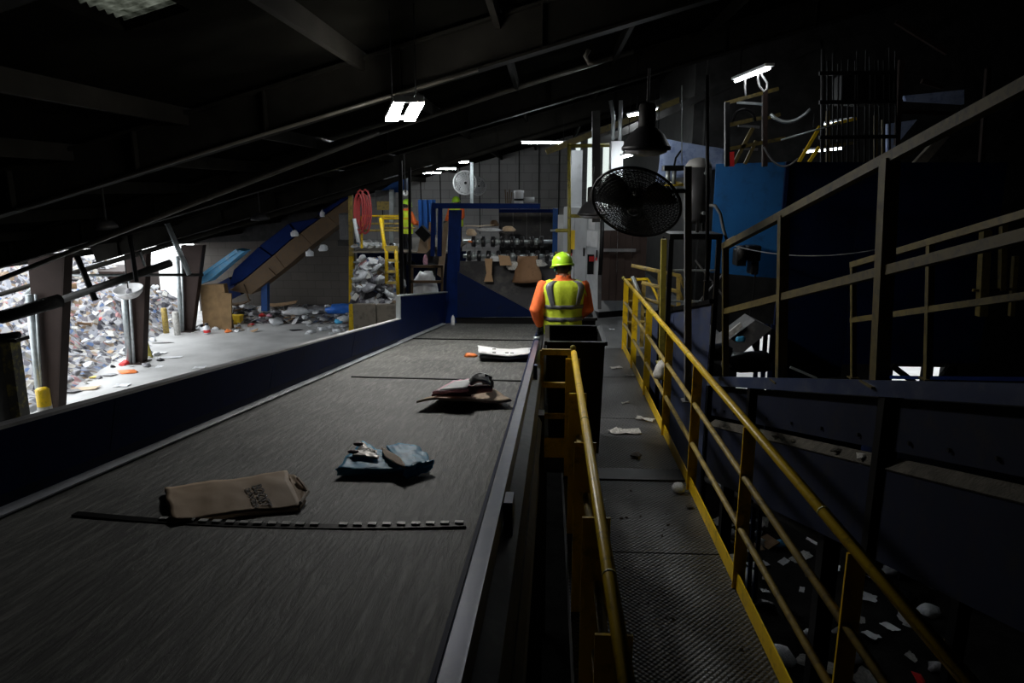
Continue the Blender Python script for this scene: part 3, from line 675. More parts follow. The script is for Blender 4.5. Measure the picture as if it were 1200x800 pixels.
def person(label, loc, rot, armL, armR, head_tilt=(0, 0, 0), vox=.011, scale=1.0, fine=True):
    """armL / armR: shoulder, elbow, wrist, hand direction in the person's own frame (facing +Y)"""
    t = thing('person', label, 'person', loc, rot); t.scale = (scale,) * 3
    W = world_of(t)
    def put(mb, name, m, par=t, sm=True):
        mb.v = [tuple(W @ Vector(v)) for v in mb.v]; return mb.build(name, m, par, sm)
    HT = Matrix.Translation((0, 0, 1.5)) @ Matrix.Rotation(R(head_tilt[0]), 4, 'X') @ Matrix.Rotation(R(head_tilt[1]), 4, 'Y') @ Matrix.Rotation(R(head_tilt[2]), 4, 'Z') @ Matrix.Translation((0, 0, -1.5))
    # continuous body
    b = MB(); torso(b, -.012)
    hd = MB(); hd.ell((0, .01, 1.615), (.075, .093, .115), 18, 14); hd.ell((0, .045, 1.56), (.05, .055, .05)); hd.ell((0, .105, 1.6), (.014, .022, .024)); hd.ell((0, .09, 1.555), (.026, .014, .009))
    for s_ in (-1, 1): hd.ell((s_ * .078, 0, 1.61), (.012, .024, .034)); hd.ell((s_ * .03, .088, 1.63), (.014, .01, .009))
    hd.tube([(0, -.01, 1.44), (0, 0, 1.56)], [.06, .054], 14)
    hd.v = [tuple(HT @ Vector(v)) for v in hd.v]; b.add(hd.v, hd.f)
    for sgn, a in ((-1, armL), (1, armR)):
        b.tube([a[0], a[1], a[2]], [.052, .042, .03], 12); hand(b, a[2], a[3], a[4], 0, sgn)
    for s_ in (-1, 1):
        b.tube([(s_ * .095, 0, .88), (s_ * .105, .01, .48), (s_ * .11, -.015, .09)], [.078, .056, .04], 12)
        b.ell((s_ * .115, .05, .045), (.045, .12, .04))
    body = remesh(put(b, 'body', SKIN), vox)
    # clothing
    j = MB(); torso(j, .004, .9)
    for a in (armL, armR):
        e = Vector(a[1]); s0 = Vector(a[0]); wv = Vector(a[2])
        j.tube([s0 + (s0 - e) * .12, s0, s0.lerp(e, .5), e, e.lerp(wv, .5), e.lerp(wv, .96)], [.066, .088, .082, .078, .066, .05], 14)
    col = MB(); col.rings([ring((0, -.012, 1.44), .105, .088), ring((0, -.005, 1.49), .088, .085), ring((0, .0, 1.525), .084, .088), ring((0, .0, 1.525), .074, .078), ring((0, -.01, 1.44), .08, .07)])
    j.add(col.v, col.f); remesh(put(j, 'jacket', ORANGE), vox)
    if fine:
        hm = remesh(put(MB().tube([Vector(armL[1]).lerp(Vector(armL[2]), .9), Vector(armL[1]).lerp(Vector(armL[2]), 1.0)], .047, 12), 'cuff', TROUS), .008)
    tr = MB(); torso(tr, .006, 0, .95)
    for s_ in (-1, 1):
        tr.tube([(s_ * .09, 0, .9), (s_ * .105, .01, .48), (s_ * .11, -.012, .07)], [.1, .08, .068], 14)
    remesh(put(tr, 'trousers', TROUS), vox)
    for s_ in (-1, 1):
        sh = MB(); sh.rings([ring((s_ * .112, .045, .0), .052, .145), ring((s_ * .112, .045, .03), .052, .145), ring((s_ * .112, .03, .075), .046, .11), ring((s_ * .112, -.01, .12), .05, .055)])
        put(sh, 'boot', BLACK)
    for sgn, a in ((-1, armL), (1, armR)):
        g = MB(); hand(g, a[2], a[3], a[4], .004, sgn); remesh(put(g, 'glove', GLOVE), .007)
    # sleeveless vest with shoulder caps, grid drawn around the torso
    TT = [(.0, 0, .84, .20, .145), (0, -.01, .92, .205, .15), (0, 0, 1.02, .20, .145), (0, .0, 1.12, .205, .143), (0, -.005, 1.22, .222, .152), (0, -.005, 1.32, .243, .15), (0, -.01, 1.39, .252, .135), (0, -.012, 1.435, .225, .11), (0, -.014, 1.465, .13, .095)]
    v = MB(); v.rings([[p + Vector((0, 0, 0)) for p in ring((a, b_, c), rx + .012, ry + .014, 32)] for a, b_, c, rx, ry in TT], False)
    # folds
    v.v = [tuple(Vector(p) * 1.0 + Vector((p[0], p[1], 0)).normalized() * .007 * math.sin(9 * math.atan2(p[1], p[0]) + 5 * p[2])) for p in v.v]
    ve = put(v, 'vest', LIME); solid(ve, .008)
    sub = ve.modifiers.new('smooth', 'SUBSURF'); sub.levels = 1; sub.render_levels = 2
    def prof(z):
        for A, B_ in zip(TT, TT[1:]):
            if A[2] <= z <= B_[2]:
                k = (z - A[2]) / (B_[2] - A[2]); return [A[i] + (B_[i] - A[i]) * k for i in range(5)]
        return list(TT[-1])
    def surf(ang, z, g):
        a, b_, c, rx, ry = prof(z); t = ang; cx, sx = math.cos(t), math.sin(t); e = 2 / 2.4
        p = Vector((a + (rx + .012 + g) * math.copysign(abs(cx) ** e, cx), b_ + (ry + .014 + g) * math.copysign(abs(sx) ** e, sx), z))
        return p + Vector((p.x, p.y, 0)).normalized() * .007 * math.sin(9 * math.atan2(p.y, p.x) + 5 * z)
    def tape(a0, a1, za, zb, na, nb_, name='reflective_tape', za2=None, zb2=None):
        mb = MB()
        for i in range(na + 1):
            for k in range(nb_ + 1):
                t_ = i / na; z_ = (za + (zb - za) * k / nb_) + (((za2 or 0)) * t_)
                mb.v.append(surf(a0 + (a1 - a0) * t_, z_, .008))
        for i in range(na):
            for k in range(nb_):
                o = i * (nb_ + 1) + k; mb.f.append((o, o + 1, o + nb_ + 2, o + nb_ + 1))
        o = put(mb, name, REFL, ve); solid(o, .004); return o
    if fine:
        tape(0, 2 * math.pi, 1.01, 1.055, 64, 2); tape(0, 2 * math.pi, 1.15, 1.195, 64, 2)
        for c0 in (-2.15, -.99):
            mb = MB()
            for k in range(13):
                z_ = 1.185 + (1.462 - 1.185) * k / 12; sh_ = (-.12 if c0 < -1.5 else .12) * k / 12
                for i in range(4): mb.v.append(surf(c0 + sh_ + (-.13 + .26 * i / 3) * (1 + .45 * k / 12), z_, .008))
            for k in range(12):
                for i in range(3):
                    o = k * 4 + i; mb.f.append((o, o + 1, o + 5, o + 4))
            solid(put(mb, 'reflective_tape', REFL, ve), .004)
        for s_ in (-1, 1):      # shoulder caps
            mb = MB(); mb.rings([[Vector((s_ * (.2 + .055 * t_), -.01 + (.1 - .01 * t_) * math.cos(q), 1.40 - .075 * t_ * t_ - .03 * t_ + (.045 - .01 * t_) * max(0, math.sin(q)) - .03 * (1 - abs(math.sin(q))))) for q in [math.pi * i / 10 for i in range(11)]] for t_ in (0, .35, .7, 1.0)], False)
            mb.f = [f for f in mb.f if max(f) - min(f) < 22]
            solid(put(mb, 'shoulder_cap', LIME, ve), .008)
    # hair and helmet
    hr = MB(); hr.ell((0, -.015, 1.60), (.079, .088, .085), 18, 12); hr.v = [tuple(HT @ Vector(p)) for p in hr.v]; put(hr, 'hair', HAIR)
    h = MB(); h.lathe([(.118, 1.625), (.118, 1.64), (.117, 1.66), (.11, 1.695), (.092, 1.73), (.062, 1.755), (.028, 1.768), (0, 1.77)], 32)
    h.v = [tuple(HT @ (Vector((p[0] * .98, p[1] * 1.14, p[2])))) for p in h.v]; he = put(h, 'helmet', HELM)
    br = MB(); br.lathe([(.114, 1.63), (.135, 1.615), (.137, 1.62), (.116, 1.642)], 32, None, False)
    br.v = [tuple(HT @ (Vector((p[0], p[1] * (1.3 if p[1] > 0 else 1.08), p[2] - (.01 if p[1] > 0.02 else 0))))) for p in br.v]; put(br, 'brim', HELM, he)
    rg = MB()
    for dx in (-.03, 0, .03): rg.tube([HT @ Vector((dx, .125 * math.cos(q), 1.64 + (.135 - abs(dx) * .35) * math.sin(q))) for q in [math.pi * (.12 + .76 * i / 12) for i in range(13)]], .006, 6)
    put(rg, 'helmet_ridge', HELM, he)
    if fine:
        for s_ in (-1, 1): put(MB().ell(tuple(HT @ Vector((s_ * .088, .0, 1.59))), (.02, .032, .042)), 'ear_muff', mat('teal_plastic', (.02, .12, .1), .5))
    return t
MX, MY = at(659, 400, 7.7).x, 7.7
person('worker seen from behind in lime hard hat, hi-vis vest and orange jacket', (MX, MY, 0), R(8),
       ((-.21, -.005, 1.405), (-.315, -.06, 1.13), (-.25, .06, .925), (.05, .6, -.6), (-.2, .5, .6)),
       ((.21, -.005, 1.405), (.275, -.04, 1.13), (.2, .2, 1.0), (-.2, .9, -.2), (0, .2, .9)), (-10, -4, 12), .011, .985)
wp = at(476, 258, 19.0)
person('distant worker in lime vest bent forward on the raised platform, far left', (wp.x, 19.0, at(474, 233, 19).z - 1.77), R(-50),
       ((-.21, 0, 1.40), (-.28, .1, 1.15), (-.12, .36, 1.1), (.1, 1, 0), (0, 0, 1)), ((.21, 0, 1.40), (.28, .1, 1.15), (.12, .36, 1.1), (-.1, 1, 0), (0, 0, 1)), (-15, 0, 0), .02, 1.0, False)
wp = at(535, 258, 22.0)
person('distant worker in lime helmet and vest behind the blue top beam', (wp.x, 22.0, at(535, 230, 22).z - 1.77), R(150),
       ((-.21, 0, 1.40), (-.28, .06, 1.15), (-.18, .3, 1.0), (.1, 1, 0), (0, 0, 1)), ((.21, 0, 1.40), (.28, .06, 1.15), (.18, .3, 1.0), (-.1, 1, 0), (0, 0, 1)), (-5, 0, 0), .02, 1.0, False)

# ================================================================== LAMPS
def tube_fixture(label, p, q, tubes=1, sep=.1, r=.016, housing=GREYP, m=None, drop=.5, group='fluorescent tube lights', hangers=True):
    p, q = Vector(p), Vector(q); d = (q - p).normalized(); sd = d.cross(Vector((0, 0, 1))).normalized(); m = m or TUBEM
    t = thing('tube_light', label, 'light', (p + q) / 2, group=group)
    wd = .05 + sep * (tubes - 1)
    MB().bar(p + Vector((0, 0, .035)) - d * .03, q + Vector((0, 0, .035)) + d * .03, wd + .05, .03).build('housing', housing, t)
    for i in range(tubes):
        o = sd * sep * (i - (tubes - 1) / 2); MB().tube([p + o, q + o], r, 10).build('tube', m, t, True)
    if hangers:
        for k in (.15, .85):
            b = p.lerp(q, k) + Vector((0, 0, .05)); MB().tube([b, b + Vector((0, 0, drop))], .006, 6).build('hanger', BLACK, t)
    return t
# twin lamp over the belt: two broad diffusers joined by end bars
tw = thing('twin_light', 'bright twin-bar ceiling lamp hanging above the belt', 'light', at(475, 132, 7))
YF, YNr = 8.1, 6.5; ZT = at(470, 122, YNr).z
for (a, b, c, d) in (((452, 142), (466, 142), (473, 122), (462, 122)), ((474, 142), (486, 142), (497, 122), (486, 122))):
    p = [at(a[0], a[1], YF), at(b[0], b[1], YF), at(c[0], c[1], YNr), at(d[0], d[1], YNr)]
    for v in p: v.z = ZT
    up = Vector((0, 0, .03))
    MB().hexa(p + [v + up for v in p]).build('diffuser', KEYM, tw); MB().hexa([v + up * 1.05 for v in p] + [v + up * 2.6 for v in p]).build('housing', GREYP, tw)
for (a, b, Y) in (((452, 142), (487, 142), YF), ((462, 122), (497, 122), YNr)):
    q0, q1 = at(*a, Y), at(*b, Y); q0.z = q1.z = ZT + .04
    MB().bar(q0, q1, .03, .05).build('end_bar', GREYP, tw)
for px in (460, 488): b = at(px, 132, 6.7); MB().tube([(b.x, b.y, ZT + .07), (b.x, b.y, rz(b.x) - .2)], .006, 6).build('hanger', BLACK, tw)
# tube above the blue hopper with looping white cable
hp, hq = at(862, 95, 9.7), at(901, 80, 8.4)
tl = tube_fixture('bright tube light with looped white cable above the blue hopper', hp, hq, 1, .1, .02, m=emit('hopper_tube_light', (.95, .98, 1.0), 14.0))
WC = mat('white_cable', (.75, .75, .75), .5)
MB().tube([at(889, 84, 8.8), at(888, 92, 8.8), at(890, 101, 8.8), at(895, 107, 8.8), at(899, 104, 8.8), at(899, 97, 8.8), at(893, 88, 8.8), at(892, 83, 8.8)], .012, 8).build('cable_loop', WC, tl, True)
MB().tube([at(873, 92, 9.2), at(873, 103, 9.2), at(874, 112, 9.2)], .012, 8).build('cable', WC, tl, True)
tube_fixture('long fluorescent tube light left of the yellow pipe frame', at(612, 167, 17), at(669, 167.5, 17), 1, .1, .022, m=TUBEM)
for (a, b, y, Y, nm) in ((528, 549, 189.5, 25, 'shortest'), (505, 534, 197.5, 27, 'middle'), (488, 516, 202.5, 29, 'lowest')):
    tube_fixture(nm + ' of the three small tube lights left of the wall fan', at(a, y, Y), at(b, y, Y), 1, .1, .03, m=TUBEF)
tube_fixture('small tube light glowing just above the dark bell lamp', at(737, 135.5, 15), at(748, 133, 14.4), 1, .1, .025, m=TUBEF, drop=.3)
tube_fixture('tiny tube light right above the dark bell lamp, nearer the hanging rod', at(758, 130, 13), at(768, 128, 12.6), 1, .1, .025, m=TUBEF, drop=.3)
tube_fixture('tube light half hidden behind the bell lamp', at(729, 184, 10.4), at(778, 171, 10.4), 1, .1, .02, m=TUBEM, drop=.6)
tube_fixture('glowing bar imitating a highlight behind the yellow stair rails above the hopper', at(944, 178, 13), at(986, 174, 12.6), 1, .1, .018, m=GLINTM, drop=.6)  # glowing bar added to imitate a small highlight, no lamp hangs here
tube_fixture('upper glowing bar imitating a highlight by the yellow stair rails, behind the dark rods', at(965, 146, 13.5), at(998, 141, 13.1), 1, .1, .012, m=GLINTM, drop=.4)  # second added bar, a bright highlight made to glow
tube_fixture('added unseen tube light behind the roof rafter above the raised platform', (-4.3, 14.9, 3.32), (-2.9, 14.9, 3.6), 2, .12, .02, m=TUBEM, drop=.2)  # unseen lamp added to brighten the waste pile and platform
def bell_lamp(label, px, py, Y, wpx, m=DARKP, group='unlit bell lamps'):
    c = at(px, py, Y); r = wpx / 2 * Y / FPX
    t = thing('bell_lamp', label, 'lamp', c, group=group); M = Matrix.Translation(c)
    MB().lathe([(r, 0), (r * 1.02, r * .12), (r * .98, r * .15), (r * .72, r * .62), (r * .45, r * .85), (r * .4, r * .9)], 28, M, False).build('shade', m, t, True).modifiers.new('th', 'SOLIDIFY').thickness = .006
    MB().lathe([(r * .9, r * .03), (r * .85, -r * .1), (r * .5, -r * .22), (0.001, -r * .25)], 24, M).build('lens', GREYPL, t, True)
    MB().lathe([(r * .34, r * .85), (r * .36, r * 1.0), (r * .36, r * 1.75), (r * .3, r * 1.85), (.001, r * 1.9)], 16, M).build('ballast_housing', DARK, t, True)
    MB().tube([c + Vector((0, 0, r * 1.8)), c + Vector((0, 0, r * 3.2))], .012, 8).build('stem', DARK, t)
    return t
bell_lamp('large dark bell-shaped high-bay lamp hanging above the big fan', 757, 176, 6.6, 54)
bell_lamp('dark lamp shade peeking out left of the big fan', 694, 252, 10, 34)
def dish(label, px, py, Y, wpx, ax=(0, 0, -1), rm=None):
    c = at(px, py, Y); r = wpx / 2 * Y / FPX; t = thing('dish_lamp', label, 'lamp', c, group='small unlit dish lamps'); M = look(ax, c)
    MB().lathe([(r, 0), (r * .9, -r * .3), (r * .6, -r * .6), (.001, -r * .72)], 24, M, False).build('reflector', rm or mat('white_enamel', (.7, .7, .7), .35, 0, .1, 5), t, True).modifiers.new('th', 'SOLIDIFY').thickness = .01
    MB().lathe([(.001, -r * .5), (r * .18, -r * .45), (r * .2, -r * .1), (.001, 0)], 12, M).build('bulb', GREYPL, t, True)
    MB().tube([c + Vector((0, 0, .02)), c + Vector((0, 0, 1.0))], .02, 8).build('stem', DARK, t)
    return t
dish('white dish lamp tipped upward beside the middle steel column', 150, 338, 22.5, 34, (0, -.3, 1)); dish('dish lamp under the dark roof above the bin of paper, far left', 125, 267, 11, 26, (0, .1, -1), DARKP); dish('small dish lamp under the roof above the blue chute', 305, 257, 19, 22, (0, .1, -1), DARKP)

# ================================================================== FANS
def fan(label, px, py, Y, rpx, axis, m=BLACK, rings=9, spokes=36, wire=.0035, group='industrial fans', col=BLACK, back=True):
    c = at(px, py, Y); r = rpx * Y / FPX; t = thing('industrial_fan', label, 'fan', c, group=group); M = look(axis, c)
    for nm, sg in (('front_guard', 1), ('rear_guard', -1)):
        if sg < 0 and not back: continue
        mb = MB()
        for i in range(1, rings + 1):
            f = i / rings; mb.torus(M @ Matrix.Translation((0, 0, sg * r * (.3 * (1 - f ** 2.5)))), r * f, wire * (1 if i < rings else 2), 36, 5)
        for k in range(spokes):
            a = 2 * math.pi * k / spokes
            mb.tube([M @ Vector((r * f * math.cos(a + .5 * f), r * f * math.sin(a + .5 * f), sg * r * .3 * (1 - f ** 2.5))) for f in (.12, .35, .6, .85, 1)], wire, 4, False)
        mb.build(nm, m, t)
    MB().torus(M, r, wire * 4, 40, 6).build('rim', m, t, True)
    for k in range(3):
        a = 2 * math.pi * k / 3 + .4; mb = MB(); g = []
        for i in range(5):
            f = .14 + .74 * i / 4; row = []
            for j in range(5):
                b = a + (j / 4 - .5) * (.5 + .75 * math.sin(math.pi * (.25 + .55 * i / 4))); row.append(M @ Vector((r * f * math.cos(b), r * f * math.sin(b), r * .16 * (j / 4 - .5))))
            g.append(row)
        mb.v = [tuple(p) for row in g for p in row]; mb.f = [(i * 5 + j, i * 5 + j + 1, i * 5 + j + 6, i * 5 + j + 5) for i in range(4) for j in range(4)]
        solid(mb.build('blade', col, t, True), .004)
    MB().lathe([(.001, .25 * r), (.12 * r, .24 * r), (.16 * r, .1 * r), (.16 * r, -.25 * r), (.12 * r, -.5 * r), (.001, -.52 * r)], 16, M).build('motor', DARK, t, True)
    return t, c, r
bf, fc, fr = fan('large black industrial fan in a wire cage hanging over the walkway', 745, 238, 6.0, 51, (-.3, -.7, -.65), wire=.003, rings=16, spokes=64, col=DARKP)
pole = at(805, 240, 6.3)
MB().tube([fc + Vector((.1, .16, .1)), Vector((pole.x, pole.y, fc.z + .1))], .02, 8).build('bracket_arm', DARK, bf)
WHF = mat('white_fan_wire', (.5, .5, .5), .5, 0, .1, 4)
fan('white wall fan by the grey back wall, nearest the blue beam', 545, 214, 30, 13, (.25, -1, -.1), WHF, 6, 20, .012, col=WHF)
fan('second pale wall fan right of the thin white post', 560, 218, 31, 10, (.5, -1, 0), WHF, 6, 20, .008, col=GREYPL)
def post(name, label, cat, px0, py0, px1, py1, Y, wd, m, rnd=False, group=None, foot=True):
    p, q = at(px0, py0, Y), at(px1, py1, Y)
    t = thing(name, label, cat, q, group=group)
    if rnd: MB().tube([p, q], wd / 2, 12).build('shaft', m, t, True)
    else: MB().bar(p, q, wd, wd).build('shaft', m, t)
    if foot: MB().box(q - Vector((wd, wd, 0)), q + Vector((wd, wd, .012))).build('base_plate', m, t)
    return t
post('steel_post', 'grey square steel post beside the tank, rising behind the yellow railing', 'post', 806, 195, 806, 470, 6.3, .058, SIDEG)
post('support_rod', 'thin black vertical rod running up past the right side of the tank', 'rod', 829, 88, 829, 330, 7.0, .035, BLACK, True)
post('hanging_rod', 'thin pale rod hanging beside the bell lamp', 'rod', 799, 100, 799, 192, 8.2, .012, GALV, True, foot=False)
post('yellow_post', 'slim yellow post standing below the big fan', 'post', 778, 280, 775, 425, 7.5, .055, OLIVE)

# ================================================================== AIR TANK
tk = thing('air_tank', 'dark upright air tank with pale domed top on a black stand', 'tank', at(816, 265, 8.0))
cb_ = at(815, 262, 8.0); rr_ = 14.5 * 8 / FPX; hh = (262 - 200) * 8 / FPX; M = Matrix.Translation(cb_)
MB().lathe([(.001, 0), (rr_ * .7, .01), (rr_, .06), (rr_, hh)], 28, M).build('shell', mat('tank_grey', (.075, .075, .08), .45, .2, .25, 5), tk, True)
MB().lathe([(rr_ * 1.01, hh), (rr_ * .98, hh + .03), (rr_ * .75, hh + .08), (rr_ * .35, hh + .105), (.001, hh + .11)], 28, M).build('dome', mat('pale_dome', (.5, .5, .5), .8, 0, .1, 6), tk, True)  # dome simply coloured paler than the shell
for z in (.12, .55): MB().tube([cb_ + Vector((.05, -rr_ + .01, z)), cb_ + Vector((.055, -rr_ - .03, z))], .02, 10).build('port', GALV, tk)
for k in range(3):
    a = R(30 + 120 * k); p = cb_ + Vector((rr_ * .8 * math.cos(a), rr_ * .8 * math.sin(a), .05)); MB().bar(p, p + Vector((0, 0, -.14)), .03, .03).build('foot', DARK, tk)
st = thing('tank_stand', 'black steel frame stand carrying the air tank', 'stand', at(815, 340, 8.0))
zt = cb_.z - .1; MB().box((cb_.x - .32, 7.75, zt - .06), (cb_.x + .25, 8.3, zt)).build('stand_top', BLACK, st)
for dx in (-.3, .22):
    for y in (7.78, 8.25): MB().bar((cb_.x + dx, y, zt - .06), (cb_.x + dx, y, FZ), .05, .05).build('leg', BLACK, st)
for z in (zt - .4, zt - .75): MB().bar((cb_.x - .3, 7.77, z), (cb_.x + .24, 7.77, z), .02, .02).build('cross_bar', GALV, st)
hs = MB().tube([at(829, 240, 7.9), at(838, 241, 7.8), at(844, 250, 7.8), at(848, 270, 7.8), at(852, 282, 7.8), at(860, 278, 7.6)], .018, 8).build('air_hose', mat('grey_hose', (.15, .15, .15), .5), None, True); tag(hs, 'grey air hose bending from the tank across the blue panel', 'hose')
fu = thing('filter_unit', 'small dark filter regulator on a shelf left of the tank', 'filter', at(788, 200, 8.4))
MB().box(at(777, 198, 8.4) - Vector((0, .1, .02)), at(800, 196, 8.4) + Vector((0, .1, .02))).build('shelf', BLACK, fu)
for px in (783, 790): p = at(px, 199, 8.35); MB().tube([p, p - Vector((0, 0, .16))], .028, 10).build('bowl', GALV, fu, True)
MB().tube([at(790, 195, 8.3), at(792, 185, 8.3), at(797, 178, 8.3), at(799, 176, 8.3)], .012, 8).build('pipe', BLACK, fu, True)
yv = crumple((.22, .1, .06), 3, 2, .6).build('yellow_valve', YELP, None, True); yv.location = at(790, 218, 8.4); tag(yv, 'yellow valve handles below the filter unit', 'valve')
tp = solid(sheet([at(766, 215, 14), at(852, 196, 14.5), at(852, 176, 14.5), at(780, 163, 14)], 10, 6, lambda s_, t_: .05 * nz(s_, t_, 3, 3), .05, 5).build('blue_tarp', TARP, None, True), .02)
tag(tp, 'pale blue tarpaulin sheet behind the tank and bell lamp', 'tarp')

# ================================================================== CONTROL CABINETS AND YELLOW PIPE FRAME
yc = 14.6
c0, c1 = at(662, 350, yc), at(703, 358, 13.2)
cab = thing('control_cabinet', 'tall grey electrical control cabinet with paper notices and red switch', 'cabinet', (at(685, 355, 14).x, 14, 0))
A = Vector((at(660, 300, yc).x, yc, 0.12)); Bv = Vector((at(703.5, 300, 13.2).x, 13.2, 0.12)); dv = (Bv - A); back = Vector((dv.y, -dv.x, 0)).normalized() * -.55; H_ = 1.95
MB().hexa([A, Bv, Bv + back, A + back] + [v + Vector((0, 0, H_)) for v in (A, Bv, Bv + back, A + back)]).build('carcass', GREYP, cab)
nrm = -back.normalized()
for i in range(3):
    a, b = A + dv * (i / 3 + .008) + nrm * .012, A + dv * ((i + 1) / 3 - .008) + nrm * .012
    d_ = MB().hexa([a, b, b - nrm * .02, a - nrm * .02] + [v + Vector((0, 0, H_ - .06)) for v in (a, b, b - nrm * .02, a - nrm * .02)]); d_.v = [(v[0], v[1], v[2] + .03) for v in d_.v]
    dr = d_.build('door', GREYP, cab)
    hb = a.lerp(b, .86) + nrm * .02 + Vector((0, 0, 1.02)); MB().bar(hb, hb + Vector((0, 0, .16)), .025, .03).build('handle', BLACK, dr)
    if i != 1: MB().bar(hb + nrm * .01 + Vector((0, 0, -.04)), hb + nrm * .01 + Vector((0, 0, .02)), .03, .03).build('red_tag', RED, dr)
    if i == 2:
        n0 = a.lerp(b, .1) + nrm * .004
        for (f0, f1, z0, z1) in ((.15, .62, 1.55, 1.9), (.0, .85, 1.22, 1.53)):
            q = [a.lerp(b, f0) + nrm * .006, a.lerp(b, f1) + nrm * .006]; MB().hexa([q[0] + Vector((0, 0, z0)), q[1] + Vector((0, 0, z0)), q[1] + nrm * .004 + Vector((0, 0, z0)), q[0] + nrm * .004 + Vector((0, 0, z0)), q[0] + Vector((0, 0, z1)), q[1] + Vector((0, 0, z1)), q[1] + nrm * .004 + Vector((0, 0, z1)), q[0] + nrm * .004 + Vector((0, 0, z1))]).build('notice', WHITE, dr)
        q = a.lerp(b, .5) + nrm * .03; sw = MB().box(q + Vector((-.08, -.02, .7)), q + Vector((.08, .02, 1.08))).build('switch_box', BLACK, dr); MB().box(q + Vector((-.05, -.03, .95)), q + Vector((.05, -.02, 1.05))).build('red_handle', RED, sw)
MB().hexa([A - nrm * -.0 + Vector((0, 0, -.12)), Bv + Vector((0, 0, -.12)), Bv + back + Vector((0, 0, -.12)), A + back + Vector((0, 0, -.12)), A, Bv, Bv + back, A + back]).build('plinth', BLACK, cab)
# white wall panel standing behind the cabinet and grey ducts above
wp_ = MB().box((at(640, 252, 16).x, 16, 0), (at(716, 252, 16).x, 16.15, at(690, 252, 16).z)).build('partition_panel', mat('pale_panel', (.62, .62, .61), .6, 0, .15, 2), None); tag(wp_, 'pale grey low partition standing behind the control cabinet', 'partition')
gb = MB().box(at(669, 246, 18), at(683, 176, 18) + Vector((0, .4, 0))).build('grey_duct', GREYP, None); tag(gb, 'grey vertical duct box seen through the yellow pipe frame', 'duct')
eb = thing('breaker_box', 'grey electrical box with conduits above the fan, left of the bell lamp', 'electrical box', at(722, 215, 11))
MB().box(at(715, 218, 11), at(731, 165, 11) + Vector((0, .3, 0))).build('box', GREYP, eb, bevel=.01)
for px in (718, 726): p = at(px, 166, 11.1); MB().tube([p, p + Vector((0, 0, .35)), p + Vector((-.05 if px < 720 else .0, 0, .6))], .03, 8).build('conduit', GALV, eb, True)
bd = MB().bar(at(698.5, 130, 12), at(698.5, 260, 12), .13, .13).build('roof_post', DARK, None); tag(bd, 'dark square post left of the fan in front of bright window', 'post')
yf = thing('pipe_frame', 'yellow pipe frame standing beside the grey control cabinet', 'pipe frame', at(667, 345, 12.4))
for (a, b) in (((667, 168), (667, 345)), ((667, 171), (716, 170)), ((699, 171), (697, 250)), ((667, 253), (706, 253)), ((651, 270), (667, 270)), ((650, 297), (667, 297)), ((667, 235), (667, 236))):
    MB().tube([at(*a, 12.4), at(*b, 12.4)], .033, 10).build('pipe', OLIVE, yf, True)
MB().box(at(669, 292, 12.35), at(674, 270, 12.35) + Vector((0, .1, 0))).build('yellow_sign', YELP, yf)
MB().tube([at(651, 270, 12.38), at(645, 270, 12.38)], .02, 8).build('white_cap', GALV, yf)
dp = thing('dark_curtain_wall', 'dark brown ribbed steel panel behind the railing right of the cabinet', 'panel', at(735, 350, 12))
for i in range(6):
    a, b = 706 + i * 8.6, 706 + (i + 1) * 8.6
    MB().box(Vector((at(a, 300, 12).x + .004, 12 + .03 * (i % 2), at(720, 352, 12).z)), Vector((at(b, 300, 12).x, 12.05 + .03 * (i % 2), at(720, 270, 12).z))).build('panel_strip', BROWNS, dp)
MB().bar(at(705, 293, 11.9), at(745, 293, 11.9), .03, .05).build('rail', SIDEG, dp)
cbx = MB().tube([at(706, 245, 11.5), at(705, 290, 11.5), at(703, 322, 11.5)], .035, 8).build('black_cable', BLACK, None, True); tag(cbx, 'black cable running down the right edge of the control cabinet', 'cable')
lb = thing('floor_box', 'black low box with grey leg below the cabinet edge', 'box', at(716, 350, 12.6)); MB().box(at(703, 352, 12.6), at(730, 322, 12.6) + Vector((0, .4, 0))).build('body', BLACK, lb); MB().bar(at(702.5, 362, 12.4), at(702.5, 322, 12.4), .06, .06).build('leg', SIDEG, lb)

def slab(px, Y, dp): return MB().add([at(x, y, Y) for x, y in px] + [at(x, y, Y) + Vector((0, dp, 0)) for x, y in px], [tuple(range(len(px))), tuple(reversed(range(len(px), 2 * len(px))))] + [(i, (i + 1) % len(px), (i + 1) % len(px) + len(px), i + len(px)) for i in range(len(px))])
# ================================================================== LITTER KIT
LMESH = {}
def litter_mesh(kind, m, var):
    key = (kind, m.name, var)
    if key in LMESH: return LMESH[key]
    if kind == 'bag': mb = crumple((1, .8, .55), var * 1.7 + 2, 2, .5)
    elif kind == 'clump': mb = crumple((1, 1, .5), var * 2.3 + 5, 1, .6)
    elif kind == 'sheet': mb = sheet([(-.5, -.36, .02), (.5, -.33, .02), (.47, .36, .02), (-.5, .32, .02)], 5, 4, lambda s_, t_: .10 * abs(nz(s_, t_, 3, var + 1)) + .05 * nz(s_, t_, 7, var), .05, var)
    else:      # bent flap of board
        mb = sheet([(-.5, -.4, .02), (.5, -.4, .02), (.5, .4, .02), (-.5, .4, .02)], 4, 2, lambda s_, t_: .22 * max(0, s_ - .5) + .04 * nz(s_, t_, 3, var), .03, var)
    o = mb.build('proto', m, None, kind in ('bag',), origin=(0, 0, 0)); me = o.data; bpy.data.objects.remove(o); LMESH[key] = me
    return me
